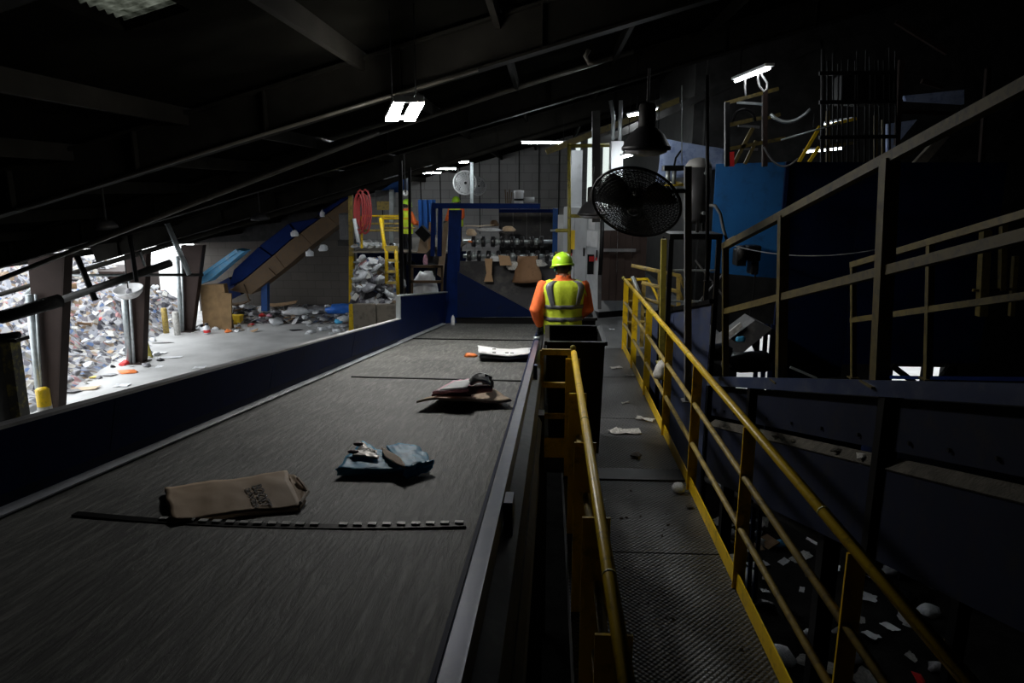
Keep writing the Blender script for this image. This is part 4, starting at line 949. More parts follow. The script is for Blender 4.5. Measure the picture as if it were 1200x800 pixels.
def litter(name, kind, m, pos, size, label, cat, group=None, rot=None, tilt=0.0, var=None):
    o = bpy.data.objects.new(name, litter_mesh(kind, m, random.randrange(3) if var is None else var)); C.objects.link(o)
    o.location = pos; o.rotation_euler = (tilt * random.uniform(-1, 1), tilt * random.uniform(-1, 1), random.uniform(0, 6.28) if rot is None else rot)
    o.scale = size if isinstance(size, (tuple, list)) else (size,) * 3
    if kind in ('sheet', 'flap'): solid(o, .012 if kind == 'sheet' else .03)
    return tag(o, label, cat, group)
MIX = [('paper_scrap', 'sheet', WHITE, 'scrap of white paper', 'paper'), ('plastic_bag', 'bag', POLY, 'crumpled white plastic bag', 'plastic bag'), ('cardboard_piece', 'flap', CARD, 'torn piece of brown cardboard', 'cardboard'),
       ('plastic_bag', 'bag', GREYPL, 'crumpled grey plastic bag', 'plastic bag'), ('plastic_bag', 'bag', LBLUP, 'crumpled blue plastic bag', 'plastic bag'), ('packaging', 'clump', RED, 'crushed red package', 'package'), ('packaging', 'clump', ORP, 'crushed orange package', 'package'), ('paper_scrap', 'sheet', WHITED, 'soiled paper sheet', 'paper'), ('plastic_bag', 'bag', BLKB, 'crumpled black plastic bag', 'plastic bag')]
PLACED = []
def scatter(n, where, place, size, weights, tilt=.3):
    for _ in range(n):
        nm, k, m, lb, ct = random.choices(MIX, weights)[0]; s_ = random.uniform(*size)
        for _try in range(40):
            p = place()
            if all((p - q).length > (s_ + r_) * .55 for q, r_ in PLACED): break
        PLACED.append((p, s_))
        mid_ = (size[0] + size[1]) / 2; adj = 'small ' if s_ < mid_ else 'larger '
        spot = next((t_ for x_, t_ in SPOTS.get(where, ()) if proj(p)[0] < x_), '')
        litter(nm, k, m, p, (s_ * random.uniform(.8, 1.3), s_ * random.uniform(.7, 1.1), s_ * random.uniform(.6, 1)), adj + lb + ' ' + where + spot, ct, lb + ' ' + where, tilt=tilt)
SPOTS = {'on the heap outside': ((100, ', right of nearest column'), (140, ', left of middle column'), (185, ', right of middle column'), (999, ', left of farthest column')),
         'in the back wall litter bank': ((300, ', left of blue leg'), (345, ', right of blue leg'), (380, ', midway'), (999, ', by the blue bundle')),
         'on the dark floor below the railing': ((920, ', nearest the walkway'), (1020, ', midway'), (1300, ', farthest right')),
         'on the concrete block pile': ((432, ', by the yellow post'), (448, ', midway'), (999, ', by the ladder'))}
def heap(name, label, x0, x1, y0, y1, hf, m, nx=60, ny=50, seed=1, rough=.35):
    mb = MB()
    for j in range(ny + 1):
        for i in range(nx + 1):
            x = x0 + (x1 - x0) * i / nx; y = y0 + (y1 - y0) * j / ny; h = hf(x, y)
            e = noise.fractal(Vector((x * 1.3, y * 1.3, seed)), 1, 2, 4) * rough + random.uniform(-.5, .5) * rough * .55
            mb.v.append((x + random.uniform(-.03, .03), y + random.uniform(-.03, .03), h + e * min(1, max(.0, (h - FZ) * 1.5 if h > FZ else 0))))
    for j in range(ny):
        for i in range(nx): o = j * (nx + 1) + i; mb.f.append((o, o + 1, o + nx + 2, o + nx + 1))
    o = mb.build(name, m); return tag(o, label, 'waste heap', kind='stuff')

# ================================================================== TIPPING HALL, LEFT
def column(label, tl, tr, bl, br_, pipes):
    base = atz((bl[0] + br_[0]) / 2, (bl[1] + br_[1]) / 2, FZ); Y = base.y
    t = thing('steel_column', label, 'column', base, group='tapered steel columns')
    P = [at(*bl, Y), at(*br_, Y), at(*tr, Y), at(*tl, Y)]
    P[0].z = P[1].z = FZ
    P[3].z = P[2].z = rz(P[3].x) - .2
    bk = Vector((0, .2, 0)); th = Vector((.03, 0, 0))
    MB().hexa([P[0] + bk * .45, P[1] + bk * .45, P[1] + bk * .55, P[0] + bk * .55, P[3] + bk * .45, P[2] + bk * .45, P[2] + bk * .55, P[3] + bk * .55]).build('web', BROWNS, t)
    for a, b in ((P[0], P[3]), (P[1], P[2])): MB().hexa([a - th, a + th, a + th + bk * 1.6, a - th + bk * 1.6, b - th, b + th, b + th + bk * 1.6, b - th + bk * 1.6]).build('flange', BROWNS, t)
    MB().hexa([P[0] - bk * .02, P[1] - bk * .02, P[1], P[0], P[3] - bk * .02, P[2] - bk * .02, P[2], P[3]]).build('cladding', BROWNS, t)
    for (xa, xb, r) in pipes:
        a, b = at(xa, tl[1], Y - .15), at(xb, bl[1], Y - .15); b.z = FZ; MB().tube([a, b], r, 8).build('downpipe', GALV, t, True)
    MB().box((P[0].x - .15, Y - .3, FZ), (P[1].x + .15, Y + .4, FZ + .03)).build('base_plate', BROWNS, t)
    return t
column('nearest brown tapered steel column with pale downpipes, far left edge', (40, 345), (80, 340), (52, 497), (66, 497), ((34, 50, .09), (42, 50, .04)))
column('middle brown tapered steel column with pale downpipes', (150, 325), (174, 325), (154, 425), (166, 425), ((143, 152, .10), (151, 157, .05)))
column('farthest brown steel column, near the sky-blue chute', (214, 300), (238, 300), (214, 388), (224, 388), ((208, 212, .09), (213, 215, .04)))
def bollard(label, px, py, h, r, m, m2=None):
    p = atz(px, py, FZ); t = thing('bollard', label, 'bollard', p, group='bollards by the columns')
    MB().lathe([(r, 0), (r, h - r * .4), (r * .7, h - r * .1), (.001, h)], 14, Matrix.Translation(p)).build('pipe', m, t, True)
    if m2: MB().lathe([(r * 1.03, h * .35), (r * 1.03, h * .6)], 14, Matrix.Translation(p), False).build('band', m2, t, True)
    return t
bollard('scuffed yellow and white bollard beside the nearest column', 57, 507, 1.2, .16, YEL, WHITED)
bollard('pale leaning-side bollard left of the farthest column', 195, 390, 1.1, .12, YELD)
bollard('pale bollard against the foot of the farthest column', 208, 392, 1.0, .13, WHITED)
cg = thing('corner_guard', 'yellow angled guard plate at the foot of the middle column', 'guard', atz(173, 419, FZ)); p = atz(173, 419, FZ); MB().hexa([p, p + Vector((.18, 0, 0)), p + Vector((.18, .05, 0)), p + Vector((0, .05, 0)), p + Vector((-.12, 0, 1.1)), p + Vector((-.05, 0, 1.1)), p + Vector((-.05, .05, 1.1)), p + Vector((-.12, .05, 1.1))]).build('plate', OLIVE, cg)
pwall = MB(); a_, b_ = at(-40, 400, 12.5), at(27, 396, 14.8)
pw = thing('push_wall', 'scuffed dark push wall with yellow paint marks at the left edge', 'wall panel', (a_.x, 13.5, FZ))
SCUFF = worn('scuffed_panel', (.05, .048, .04), (.32, .27, .04), .42, .7, 1.6)
tz = at(20, 396, 14.8).z
MB().hexa([(at(-60, 450, 14.8).x, 14.5, FZ), (at(36, 495, 14.8).x, 14.5, FZ), (at(36, 495, 14.8).x, 14.8, FZ), (at(-60, 450, 14.8).x, 14.8, FZ), (at(-60, 400, 14.8).x, 14.5, tz), (at(24, 400, 14.8).x, 14.5, tz), (at(24, 400, 14.8).x, 14.8, tz), (at(-60, 400, 14.8).x, 14.8, tz)]).build('panel', SCUFF, pw)
MB().bar(at(-40, 394, 14.6), at(27, 397, 14.6), .4, .08).build('cap', DARK, pw)
# overhead dark trusses, braces and pipes at the left
bs = thing('roof_bracing', 'dark steel braces and pipes hanging under the roof edge at left', 'bracing', at(120, 300, 16))
for (a, b, Y, r, m) in (((90, 300), (112, 352), 16, .07, BLACK), ((152, 275), (160, 330), 15, .05, BLACK), ((196, 262), (222, 322), 18, .07, GALV), ((160, 322), (238, 322), 18, .04, DARK), ((40, 323), (160, 322), 18, .035, GALV), ((0, 372), (70, 352), 14, .14, DARK), ((70, 352), (200, 308), 16, .09, DARK), ((30, 345), (44, 330), 17, .04, GALV), ((44, 330), (60, 325), 17, .04, GALV), ((164, 295), (170, 312), 15, .03, GALV), ((0, 395), (22, 392), 14.2, .08, BLACK)):
    MB().tube([at(*a, Y), at(*b, Y)], r, 8).build('brace', m, bs, True)
# heap outside the open side
def oh(x, y):
    d = (colx(y) - .8) - x
    return FZ - .25 + max(0, min(1, d / 6.5)) ** .8 * 2.9 * (1 - .25 * math.sin(y * .35)) * max(0.05, min(1, (37 - y) / 4))
heap('waste_heap', 'large heap of mixed white waste outside the open side', -34, -14.2, 17, 38, oh, HEAPM, 110, 110, 3, .55)
def oplace():
    for _ in range(50):
        y = random.uniform(20, 34); x = colx(y) - random.uniform(.6, 7) ; p = Vector((x, y, oh(x, y) + .12)); q = proj(p)
        if 60 < q[0] < 210: break
    return p
scatter(150, 'on the heap outside', oplace, (.16, .42), (5, 5, 1.5, 5, .5, .3, .2, 4, 2), .7)
def fpl(x0, x1, y0, y1): return lambda: atz(random.uniform(x0, x1), random.uniform(y0, y1), FZ)
scatter(26, 'at the foot of the outside heap', fpl(78, 148, 402, 428), (.2, .5), (5, 3, 3, 2, .5, 1, .6, 3, 0), .15)
scatter(18, 'by the foot of the middle column', fpl(118, 190, 414, 430), (.12, .35), (5, 4, 1, 2, .3, .2, .2, 2, .5), .2)
for (nm, k, m, x, y, sz, lb, ct) in (
    ('orange_cone', 'clump', ORP, 150, 437, (.75, .3, .25), 'flattened orange plastic piece lying on the bright floor', 'plastic'),
    ('dark_rag', 'clump', GREYPL, 128, 440, (.5, .25, .12), 'dark flat rag left of the orange plastic piece', 'rag'),
    ('yellow_scrap', 'clump', YELP, 111, 443, (.35, .2, .15), 'small yellow-green scrap left of the dark rag', 'scrap'),
    ('cardboard_piece', 'flap', CARDL, 95, 456, (1.0, .45, .3), 'brown cardboard flap on the floor right of the nearest column', 'cardboard'),
    ('black_scrap', 'clump', BLKB, 83, 460, (.6, .3, .2), 'black scrap heap beside the nearest column', 'scrap'),
    ('cardboard_piece', 'flap', CARDL, 92, 421, (1.5, .8, .3), 'large pale cardboard sheet at the foot of the heap', 'cardboard'),
    ('paper_scrap', 'sheet', WHITE, 143, 452, .45, 'single white paper on the open floor', 'paper'),
    ('paper_scrap', 'sheet', WHITE, 200, 419, (.8, .4, .3), 'white sheet right of the middle column foot', 'paper'),
    ('paper_scrap', 'sheet', WHITE, 188, 414, .45, 'white paper square near the yellow guard plate', 'paper'),
    ('paper_scrap', 'sheet', WHITE, 234, 431, .4, 'lone white paper bit close to the blue belt wall', 'paper'),
    ('dark_strip', 'clump', BLKB, 190, 402, (.9, .15, .08), 'thin dark strip lying on the floor beyond the guard plate', 'strip'),
    ('wire_scrap', 'clump', BLKB, 346, 387, (.6, .35, .08), 'dark wire scrap on the open floor before the litter', 'wire')):
    litter(nm, k, m, atz(x, y, FZ) + Vector((0, 0, .01)), sz, lb, ct, rot=.2)
bt = thing('drink_bottle', 'white bottle with dark cap standing on the open floor', 'bottle', atz(243, 390, FZ)); M = Matrix.Translation(atz(243, 391, FZ))
MB().lathe([(.001, 0), (.14, .01), (.14, .26), (.07, .36), (.06, .4)], 14, M).build('body', POLY, bt, True); MB().lathe([(.075, .38), (.075, .46), (.001, .47)], 12, M).build('cap', BLKB, bt, True); MB().lathe([(.143, .06), (.143, .18)], 14, M, False).build('label_band', RED, bt, True)

wc = thing('dark_box', 'dark ribbed box standing behind the outside heap', 'container', (at(110, 372, 31).x, 31, FZ))  # dark box added to fill the dark area above the heap
x0_, x1_ = at(66, 340, 31).x, at(146, 340, 31).x; MB().box((x0_, 31, FZ), (x1_, 34, at(110, 318, 31).z)).build('body', BROWNS, wc)
for k in range(7): xx = x0_ + (x1_ - x0_) * (k + .5) / 7; MB().box((xx - .05, 30.92, FZ), (xx + .05, 31, at(110, 320, 31).z)).build('rib', BROWNS, wc)
# litter along the back of the hall
def bh(x, y):
    px, py = proj((x, y, FZ)); return FZ - .1 + .45 * max(0, min(1, (px - 225) / 30)) * max(0, min(1, (y - 30.2) / 2.4))
heap('waste_heap', 'low bank of mixed litter along the back wall of the hall', -15.2, -8.0, 29.6, 33.6, bh, HEAPF, 90, 55, 9, .22)
def bplace():
    p = atz(random.uniform(236, 410), random.uniform(369, 380), FZ); p.y = min(p.y, 32.8); p.z = max(FZ, bh(p.x, p.y)) + .06; return p
scatter(95, 'in the back wall litter bank', bplace, (.2, .55), (5, 4, 4, 4, .6, .6, .4, 3, 2), .5)
scatter(24, 'around the foot of the flattened cardboard box', fpl(228, 296, 381, 390), (.15, .45), (3, 2, 5, 3, .4, .3, .2, 4, 3), .3)
scatter(26, 'scattered near the yellow post', fpl(360, 412, 372, 392), (.12, .4), (6, 5, 1, 2, .8, .3, 0, 2, .3), .2)
for (nm, k, m, x, y, sz, lb, ct) in (
    ('tarp_bundle', 'bag', BLUP, 398, 366, (1.5, .9, .95), 'big bright blue plastic bundle left of the yellow post', 'tarp'),
    ('plastic_bag', 'bag', POLY, 346, 374, (1.3, .9, .7), 'large clear plastic bag lump in the middle of the litter bank', 'plastic bag'),
    ('plastic_bag', 'bag', GREYPL, 370, 371, (1.5, .9, .6), 'large grey plastic bag left of the blue bundle', 'plastic bag'),
    ('plastic_bag', 'bag', POLY, 312, 371, (.8, .6, .7), 'upright white bag below the blue post', 'plastic bag'),
    ('red_scrap', 'clump', RED, 308, 377, .35, 'red package left of the pink one at the litter edge', 'package'),
    ('pink_scrap', 'clump', PINKP, 316, 377, .3, 'pink package at the litter edge', 'package'),
    ('cardboard_piece', 'flap', CARD, 330, 356, (1.4, 1.0, 1), 'tilted brown cardboard leaning at the back wall', 'cardboard'),
    ('light_blue_bag', 'bag', LBLUP, 368, 361, (.9, .6, .4), 'light blue bag beside the bright blue bundle', 'plastic bag'),
    ('wood_pallet_piece', 'flap', RUST, 281, 360, (1.0, .8, 1.4), 'orange-brown board standing under the brown conveyor', 'board')):
    litter(nm, k, m, Vector((atz(x, y, FZ).x * min(1, 32.3 / atz(x, y, FZ).y), min(32.3, atz(x, y, FZ).y), FZ + (.25 if k != 'flap' else .6))), sz, lb, ct, rot=.3, var=1)
yb = thing('yellow_crate', 'small yellow crate at the edge of the litter bank', 'crate', atz(275, 379, FZ)); p = atz(275, 380, FZ)
MB().box(p + Vector((-.26, 0, 0)), p + Vector((.26, .4, .36))).build('body', YELP, yb, bevel=.03); MB().box(p + Vector((-.28, -.02, .32)), p + Vector((.28, .42, .4))).build('rim', YELP, yb)
Yb = 29.3
bl = thing('cardboard_bale', 'large flattened brown cardboard box standing near the far column', 'cardboard box', (at(252, 360, Yb).x, Yb, FZ))
def upto(p): return Vector((p.x, p.y, FZ))
g_ = Vector((0, .35, 0)); q0, q1, q2, q3 = upto(at(236, 360, Yb)), upto(at(268, 360, Yb)), at(262, 333, Yb), at(234, 334, Yb)
MB().hexa([q0, q1, q1 + g_, q0 + g_, q3, q2, q2 + g_, q3 + g_]).build('box_side', mat('dark_cardboard', (.2, .125, .055), .85, 0, .25, 3), bl)  # a darker brown than the other cardboard
q0, q1, q2, q3 = upto(at(258, 360, Yb - .1)), upto(at(269, 360, Yb - .1)), at(271, 344, Yb - .1), at(260, 343, Yb - .1); g_ = Vector((0, .08, 0))
MB().hexa([q0, q1, q1 + g_, q0 + g_, q3, q2, q2 + g_, q3 + g_]).build('flap', MATS['dark_cardboard'], bl)
# inclined conveyor and chute
Y3 = 30.2
ic = thing('inclined_conveyor', 'inclined conveyor with rusty brown side and dark blue hood, rising to the right', 'conveyor', at(300, 345, Y3))
for px in ([(268, 340), (286, 328), (322, 298), (334, 314), (294, 345)], [(322, 298), (340, 282), (352, 273), (366, 287), (334, 314)], [(352, 273), (382, 251), (396, 264), (366, 287)], [(382, 251), (409, 232), (413, 254), (396, 264)]):
    slab(px, Y3, 1.2).build('side_plate', RUST, ic, bevel=.02)
for px in ([(268, 336), (274, 316), (303, 289), (318, 300), (286, 327)], [(304, 288), (338, 262), (348, 274), (319, 299)], [(340, 261), (368, 256), (374, 256), (350, 273)], [(372, 250), (404, 230), (409, 231), (376, 255)]):
    slab(px, Y3 + .1, 1.0).build('hood_panel', BLUE, ic, bevel=.02)
for a, b in (((315, 315), (323, 323)), ((285, 333), (292, 352))): MB().bar(at(*a, Y3 - .05), at(*b, Y3 - .05), .06, .06).build('strut', RUST, ic)
MB().bar(at(311, 328, Y3 + .5), at(311, 364, Y3 + .5), .28, .28).build('leg', BLUEB, ic)
slab([(283, 345), (240, 365), (240, 340), (268, 325)], Y3 + 1.3, .3).build('tail_box', NAVY, ic)
for (x, y) in ((378, 254), (345, 277), (363, 300), (379, 294)):
    o = litter('snagged_rag', 'bag', POLY, at(x, y, Y3 - .2), (.35, .25, .6), 'white plastic rag snagged on the inclined conveyor', 'rag', 'rags snagged on the inclined conveyor')
sc_ = thing('chute', 'bright sky-blue inclined chute beside the dark blue hood', 'chute', at(240, 332, Y3 - .5)); slab([(232, 334), (229, 325), (276, 292), (287, 294), (244, 330)], Y3 - .6, .7).build('chute_body', SKYB, sc_, bevel=.03); slab([(229, 325), (231, 328), (279, 295), (276, 292)], Y3 - .68, .06).build('chute_lip', SKYB, sc_)
gt = thing('hanging_hopper', 'grey metal box hanging left of the yellow post, under the roof', 'hopper', at(403, 285, 27)); MB().box(at(398, 281, 27), at(412, 250, 27) + Vector((0, .6, 0))).build('body', SIDEG, gt, bevel=.05); MB().box(at(396, 288, 27), at(414, 281, 27) + Vector((0, .6, 0))).build('base', DARK, gt)
slab([(325, 282), (420, 225), (420, 200), (200, 260), (200, 285)], 32.6, .3).build('roof_haunch', DARK, None); tag(bpy.data.objects['roof_haunch'], 'dark steel haunch under the roof above the inclined conveyor', 'beam')
yp = thing('gate_post', 'tall post, grey above and yellow below, left of the waste pile', 'post', at(413, 390, 20)); MB().bar(at(412, 300, 20), at(412, 395, 20), .13, .13).build('lower_post', YEL, yp); MB().bar(at(411, 228, 20), at(412, 300, 20), .12, .12).build('upper_post', YELD, yp)

# ================================================================== SORTING SCREEN AT THE END OF THE BELT
YS = yEnd + .05
ss = thing('disc_screen', 'dark sorting screen with black discs and blue steel frame at the belt end', 'screen machine', (at(595, 375, YS).x, YS, 0))
def plate(px, Y, th, name, m, par, ys=None):
    P = [at(x, y, (ys[i] if ys else Y)) for i, (x, y) in enumerate(px)]; d = Vector((0, th, 0)); n = len(P)
    return MB().add(P + [p + d for p in P], [tuple(range(n)), tuple(reversed(range(n, 2 * n)))] + [(i, (i + 1) % n, (i + 1) % n + n, i + n) for i in range(n)]).build(name, m, par)
plate([(534, 372), (650, 372), (650, 380), (534, 380)], YS + .05, .05, 'belt_slot', BLACK, ss)
plate([(536, 372), (536, 318), (634, 371)], YS, .03, 'apron_plate', NAVY, ss)
plate([(536, 371), (652, 371), (652, 306), (536, 306)], 0, .03, 'apron_plate', DARKP, ss, (YS + .05, YS + .05, YS + .55, YS + .55))
plate([(522, 379), (536, 378), (541, 246), (526, 246)], 0, .03, 'side_plate', BLUE, ss, (YS - .1, YS + .05, YS + .9, YS + .6))
plate([(526, 372), (538, 372), (538, 262), (531, 262)], 0, .03, 'inner_plate', DARKP, ss, (YS + .04, YS + .1, YS + .95, YS + .8))
MB().bar(at(506, 241, YS + .4), at(633, 241.5, YS + .4), .1, .09).build('top_beam', BLUE, ss)
MB().bar(at(651, 244, YS + .9), at(650, 306, YS + .9), .09, .09).build('frame_post', BLUEB, ss)
MB().bar(at(648, 247, YS + .9), at(585, 247, YS + .9), .05, .06).build('frame_beam', BLUE, ss)
for px in (508, 516): MB().bar(at(px, 241, YS + .45), at(px - 1, 300, YS + .45), .07, .07).build('frame_post', BLUE, ss)
for i in range(4):
    a, b = 585 + 16 * i, 585 + 16 * (i + 1)
    plate([(a + .3, 248), (b, 248), (b, 300), (a + .3, 300)], YS + 1.6, .03, 'rear_panel', DARKP, ss)
DISC = mat('black_rubber_disc', (.02, .02, .022), .28, 0, .2, 8)
for r_i, (y, Y) in enumerate(((300, YS + .75), (283, YS + 1.0))):
    MB().tube([at(543, y, Y), at(649, y, Y)], .035, 10).build('shaft', GALV, ss, True)
    for k in range(9):
        px = 550 + k * 11.4 + (5 if r_i else 0)
        if px > 646: continue
        p = at(px, y, Y); hw = .035
        MB().lathe([(.05, -hw), (.095, -hw), (.1, -hw * .6), (.1, hw * .6), (.095, hw), (.05, hw)], 14, Matrix.Translation(p) @ Matrix.Rotation(R(90), 4, 'Y')).build('disc', DISC, ss, True)
        if k % 2 == 0: MB().tube([p + Vector((.045, 0, 0)), p + Vector((.11, 0, 0))], .06, 10).build('spacer', GALV, ss, True)
for (nm, k, m, x, y, Y, sz, rt, lb, ct) in (
    ('paper_scrap', 'bag', WHITED, 603, 308, YS + .3, (.25, .1, .3), 0, 'pale paper caught beside the large brown sack', 'paper'),
    ('paper_scrap', 'bag', WHITED, 628, 304, YS + .3, (.3, .1, .25), 0, 'pale paper caught at the right end of the disc screen', 'paper'),
    ('plastic_bag', 'bag', POLY, 580, 303, YS + .3, (.16, .1, .2), 0, 'small white bag caught on the disc screen', 'plastic bag'),
    ('cardboard_box', 'bag', CARDL, 596, 268, YS + 1.0, (.2, .16, .2), 0, 'small crushed tan box sitting on the upper discs', 'cardboard'),
    ('kraft_scrap', 'bag', CARDL, 552, 268, YS + 1.0, (.16, .12, .26), 0, 'tan paper bag standing left on the upper discs', 'paper bag'),
    ('orange_scrap', 'clump', ORP, 551, 281, YS + .9, .1, 0, 'orange scrap below the tan paper bag', 'scrap'),
    ('cardboard_piece', 'flap', CARDL, 562, 262, YS + 1.3, (.55, .25, .2), 0, 'long tan cardboard lying on the upper left of the screen', 'cardboard'),
    ('paper_scrap', 'bag', WHITE, 572, 268, YS + 1.2, (.4, .2, .14), 0, 'white paper lying on the upper left of the screen', 'paper'),
    ('wood_scrap', 'bag', RUST, 579, 257, YS + 1.3, (.14, .12, .24), 0, 'brown crushed box behind the white paper', 'cardboard')):
    o = litter(nm, k, m, at(x, y + (8 if sz != .1 and sz[2] > .2 else 3), Y), sz, lb, ct, rot=rt, var=0)
for (px, lb) in (([(568, 303), (577, 303), (576, 322), (578, 330), (567, 330), (570, 320)], 'tall brown cardboard strip hanging left under the disc screen'), ([(584, 299), (597, 300), (600, 311), (586, 311)], 'short brown cardboard flap hanging in the middle of the disc screen')):
    tag(slab(px, YS + .22, .03).build('cardboard_piece', CARD), lb, 'cardboard')
bgk = thing('hanging_sack', 'large brown kraft sack hanging from the discs above the apron', 'sack', at(618, 332, YS + .45)); o = sheet([at(601, 331, YS + .2), at(635, 330, YS + .2), at(628, 300, YS + .35), at(608, 300, YS + .35)], 10, 8, lambda s_, t_: 0, .03, 6)
o.v = [(v[0], v[1] - .09 * math.sin(math.pi * (i % 11) / 10), v[2]) for i, v in enumerate(o.v)]; solid(o.build('sack_body', worn('brown_sack', (.22, .12, .06), (.15, .08, .04), .4, .8, 4), bgk, True), .04)
# small white pump and sticks above the screen
pu = thing('pump_motor', 'small white cylinder pump behind the blue top beam', 'pump', at(608, 240, YS + 2)); p = at(608, 240, YS + 2)
MB().lathe([(.09, 0), (.09, .22), (.1, .23), (.1, .27), (.001, .28)], 16, Matrix.Translation(p)).build('cylinder', POLY, pu, True); MB().lathe([(.095, .08), (.095, .12)], 16, Matrix.Translation(p), False).build('band', BLACK, pu, True); MB().tube([p + Vector((.1, 0, .1)), p + Vector((.3, 0, .1))], .05, 10).build('motor', GREYP, pu, True)
ob = thing('broom_sticks', 'bundle of orange-brown sticks standing above the blue beam', 'sticks', at(596, 240, YS + 2.2))
for a in range(4): MB().tube([at(593 + a * 1.8, 240, YS + 2.2), at(592 + a * 2.6, 222 + (a % 2) * 3, YS + 2.2)], .012, 6).build('stick', RUST, ob)
wpz = post('white_post', 'slim white post between the two wall fans', 'post', 553, 190, 553, 240, 28, .12, GALV, foot=False)
post('steel_post', 'dark slim steel post left of the blue frame, nearer the pile', 'post', 469, 188, 471, 347, 13, .07, BLACK, foot=False); post('steel_post', 'dark thin steel post just right of the other dark post', 'post', 480, 196, 480.5, 347, 13.4, .05, BLACK, foot=False)

# ================================================================== RAISED PICKING PLATFORM, FAR LEFT
pk = thing('picking_platform', 'raised concrete-edged platform with thin rails, litter on top, far left of centre', 'platform', at(440, 290, 18.5))
zd = at(440, 290, 18.2).z
MB().box((at(413, 290, 18.2).x, 18.2, zd - .14), (at(530, 290, 18.2).x, 23.5, zd - .3 + .2)).build('deck', CONCB, pk)
for y in (307, 316): MB().bar(at(414, y, 18.3), at(470, y, 18.3), .04, .04).build('lower_rail', GALV, pk)
for px in (470, 505): MB().bar((at(px, 290, 19).x, 19, zd - .1), (at(px, 290, 19).x, 19, FZ), .2, .2).build('leg', DARK, pk)
MB().box((at(417, 290, 20.5).x, 20.6, FZ), (at(545, 290, 20.5).x, 20.75, zd - .3)).build('under_panel', NAVY, pk)
pr_ = thing('platform_rail', 'yellow guard rail along the raised picking platform', 'railing', at(450, 290, 18.3))
for (a, b) in (((424, 253), (470, 253)), ((448, 256), (480, 256)), ((427, 262), (472, 262)), ((449, 267), (487, 267)), ((427, 270), (472, 270))): MB().tube([at(*a, 18.3), at(*b, 18.3)], .028, 8).build('rail', YEL if a[1] < 257 else YELD, pr_, True)
for px in (424, 449, 470): MB().bar(at(px, 253, 18.3), at(px, 291, 18.3), .05, .05).build('post', YEL, pr_)
ld = thing('ladder', 'yellow steel ladder going up to the raised platform', 'ladder', at(458, 350, 16.8))
for (pts) in (((446, 255), (450, 285), (453, 295), (453, 332)), ((464, 292), (465, 315), (467, 350))): MB().tube([at(x, y, 16.8) for x, y in pts], .045, 8).build('stringer', YEL, ld, True)
for y in (291, 305, 318, 331): MB().bar(at(452, y, 16.8), at(466, y, 16.8), .08, .06 if y > 292 else .12).build('rung', YELD, ld)
bw2 = thing('concrete_block_wall', 'low brown concrete block wall below the white waste pile', 'wall block', (at(440, 370, 17).x, 17, FZ))
zt_ = at(440, 356, 16.6).z
for i in range(2): MB().box((at(413 + i * 28, 370, 16.6).x + .01, 16.6, FZ + .6), (at(441 + i * 28, 370, 16.6).x - .01, 17.6, zt_)).build('block', CONCB, bw2, bevel=.03)
MB().box((at(412, 370, 16.6).x, 16.65, FZ), (at(470, 370, 16.6).x, 17.6, FZ + .6)).build('footing', NAVY, bw2)
def ph_(x, y): return zt_ - .05 + 1.05 * max(0, 1 - abs((x - at(432, 340, 17).x) / .9) ** 2) * max(0, min(1, (y - 16.6) / .7))
hp_ = heap('waste_heap', 'tall pile of white paper and plastic on the concrete block wall', at(413, 340, 17).x, at(468, 340, 17).x, 16.65, 17.9, ph_, HEAPM, 26, 26, 14, .12)
def pplace():
    x = random.uniform(at(416, 340, 17).x, at(462, 340, 17).x); y = random.uniform(16.7, 17.4); return Vector((x, y, ph_(x, y) + .05))
scatter(46, 'on the concrete block pile', pplace, (.16, .42), (6, 7, 1, 2, .2, 0, 0, 3, .3), .8)
def dplace(): return Vector((random.uniform(at(416, 290, 18.6).x, at(465, 290, 18.6).x), random.uniform(18.35, 19), zd + .0))
scatter(22, 'on the raised picking platform', dplace, (.15, .4), (5, 6, 1, 2, .2, .2, .2, 3, .3), .3)
hr_ = thing('hose_coil', 'tangle of red hoses hanging beside the yellow post', 'hose', at(422, 275, 18))
for k in range(5):
    cx = 420 + k * 2.0; ry = 22 + 4 * math.sin(k * 2); MB().tube([at(cx + 5 * math.sin(a) * (1 + .4 * k / 4), 248 + ry * math.cos(a), 18 + .05 * k) for a in [2 * math.pi * i / 14 for i in range(15)]], .025, 6).build('hose_loop', REDH, hr_, True)
mt_ = thing('hydraulic_unit', 'grey machine housing with yellow skid under a blue hood, behind the yellow rail', 'machine', at(452, 250, 21))
MB().box(at(440, 243, 21), at(460, 223, 21) + Vector((0, .5, 0))).build('housing', SIDEG, mt_, bevel=.03); MB().box(at(442, 246, 20.9), at(458, 236, 20.9) + Vector((0, .2, 0))).build('skid', YELD, mt_); slab([(445, 224), (476, 204), (476, 226)], 21.2, .4).build('hood', BLUEB, mt_); MB().bar(at(459, 222, 20.8), at(459, 290, 20.8), .12, .12).build('support', GALV, mt_)
dish('round white lamp left of the distant worker', 475, 226, 18.6, 7, (0, -1, 0)); pv = MB().tube([at(415, 256, 18), at(420, 284, 18)], .05, 8).build('white_pipe', POLY, None, True); tag(pv, 'leaning white plastic pipe beside the red hoses', 'pipe')
bc = thing('blue_curtain', 'blue ribbed steel sheet behind the tall cardboard', 'panel', at(498, 275, 15.5))
for i in range(6): MB().box(at(491 + i * 3.2, 275, 15.5) + Vector((0, .03 * (i % 2), 0)), at(493.9 + i * 3.2, 234, 15.5) + Vector((0, .05 + .03 * (i % 2), 0))).build('rib', BLUEB, bc)
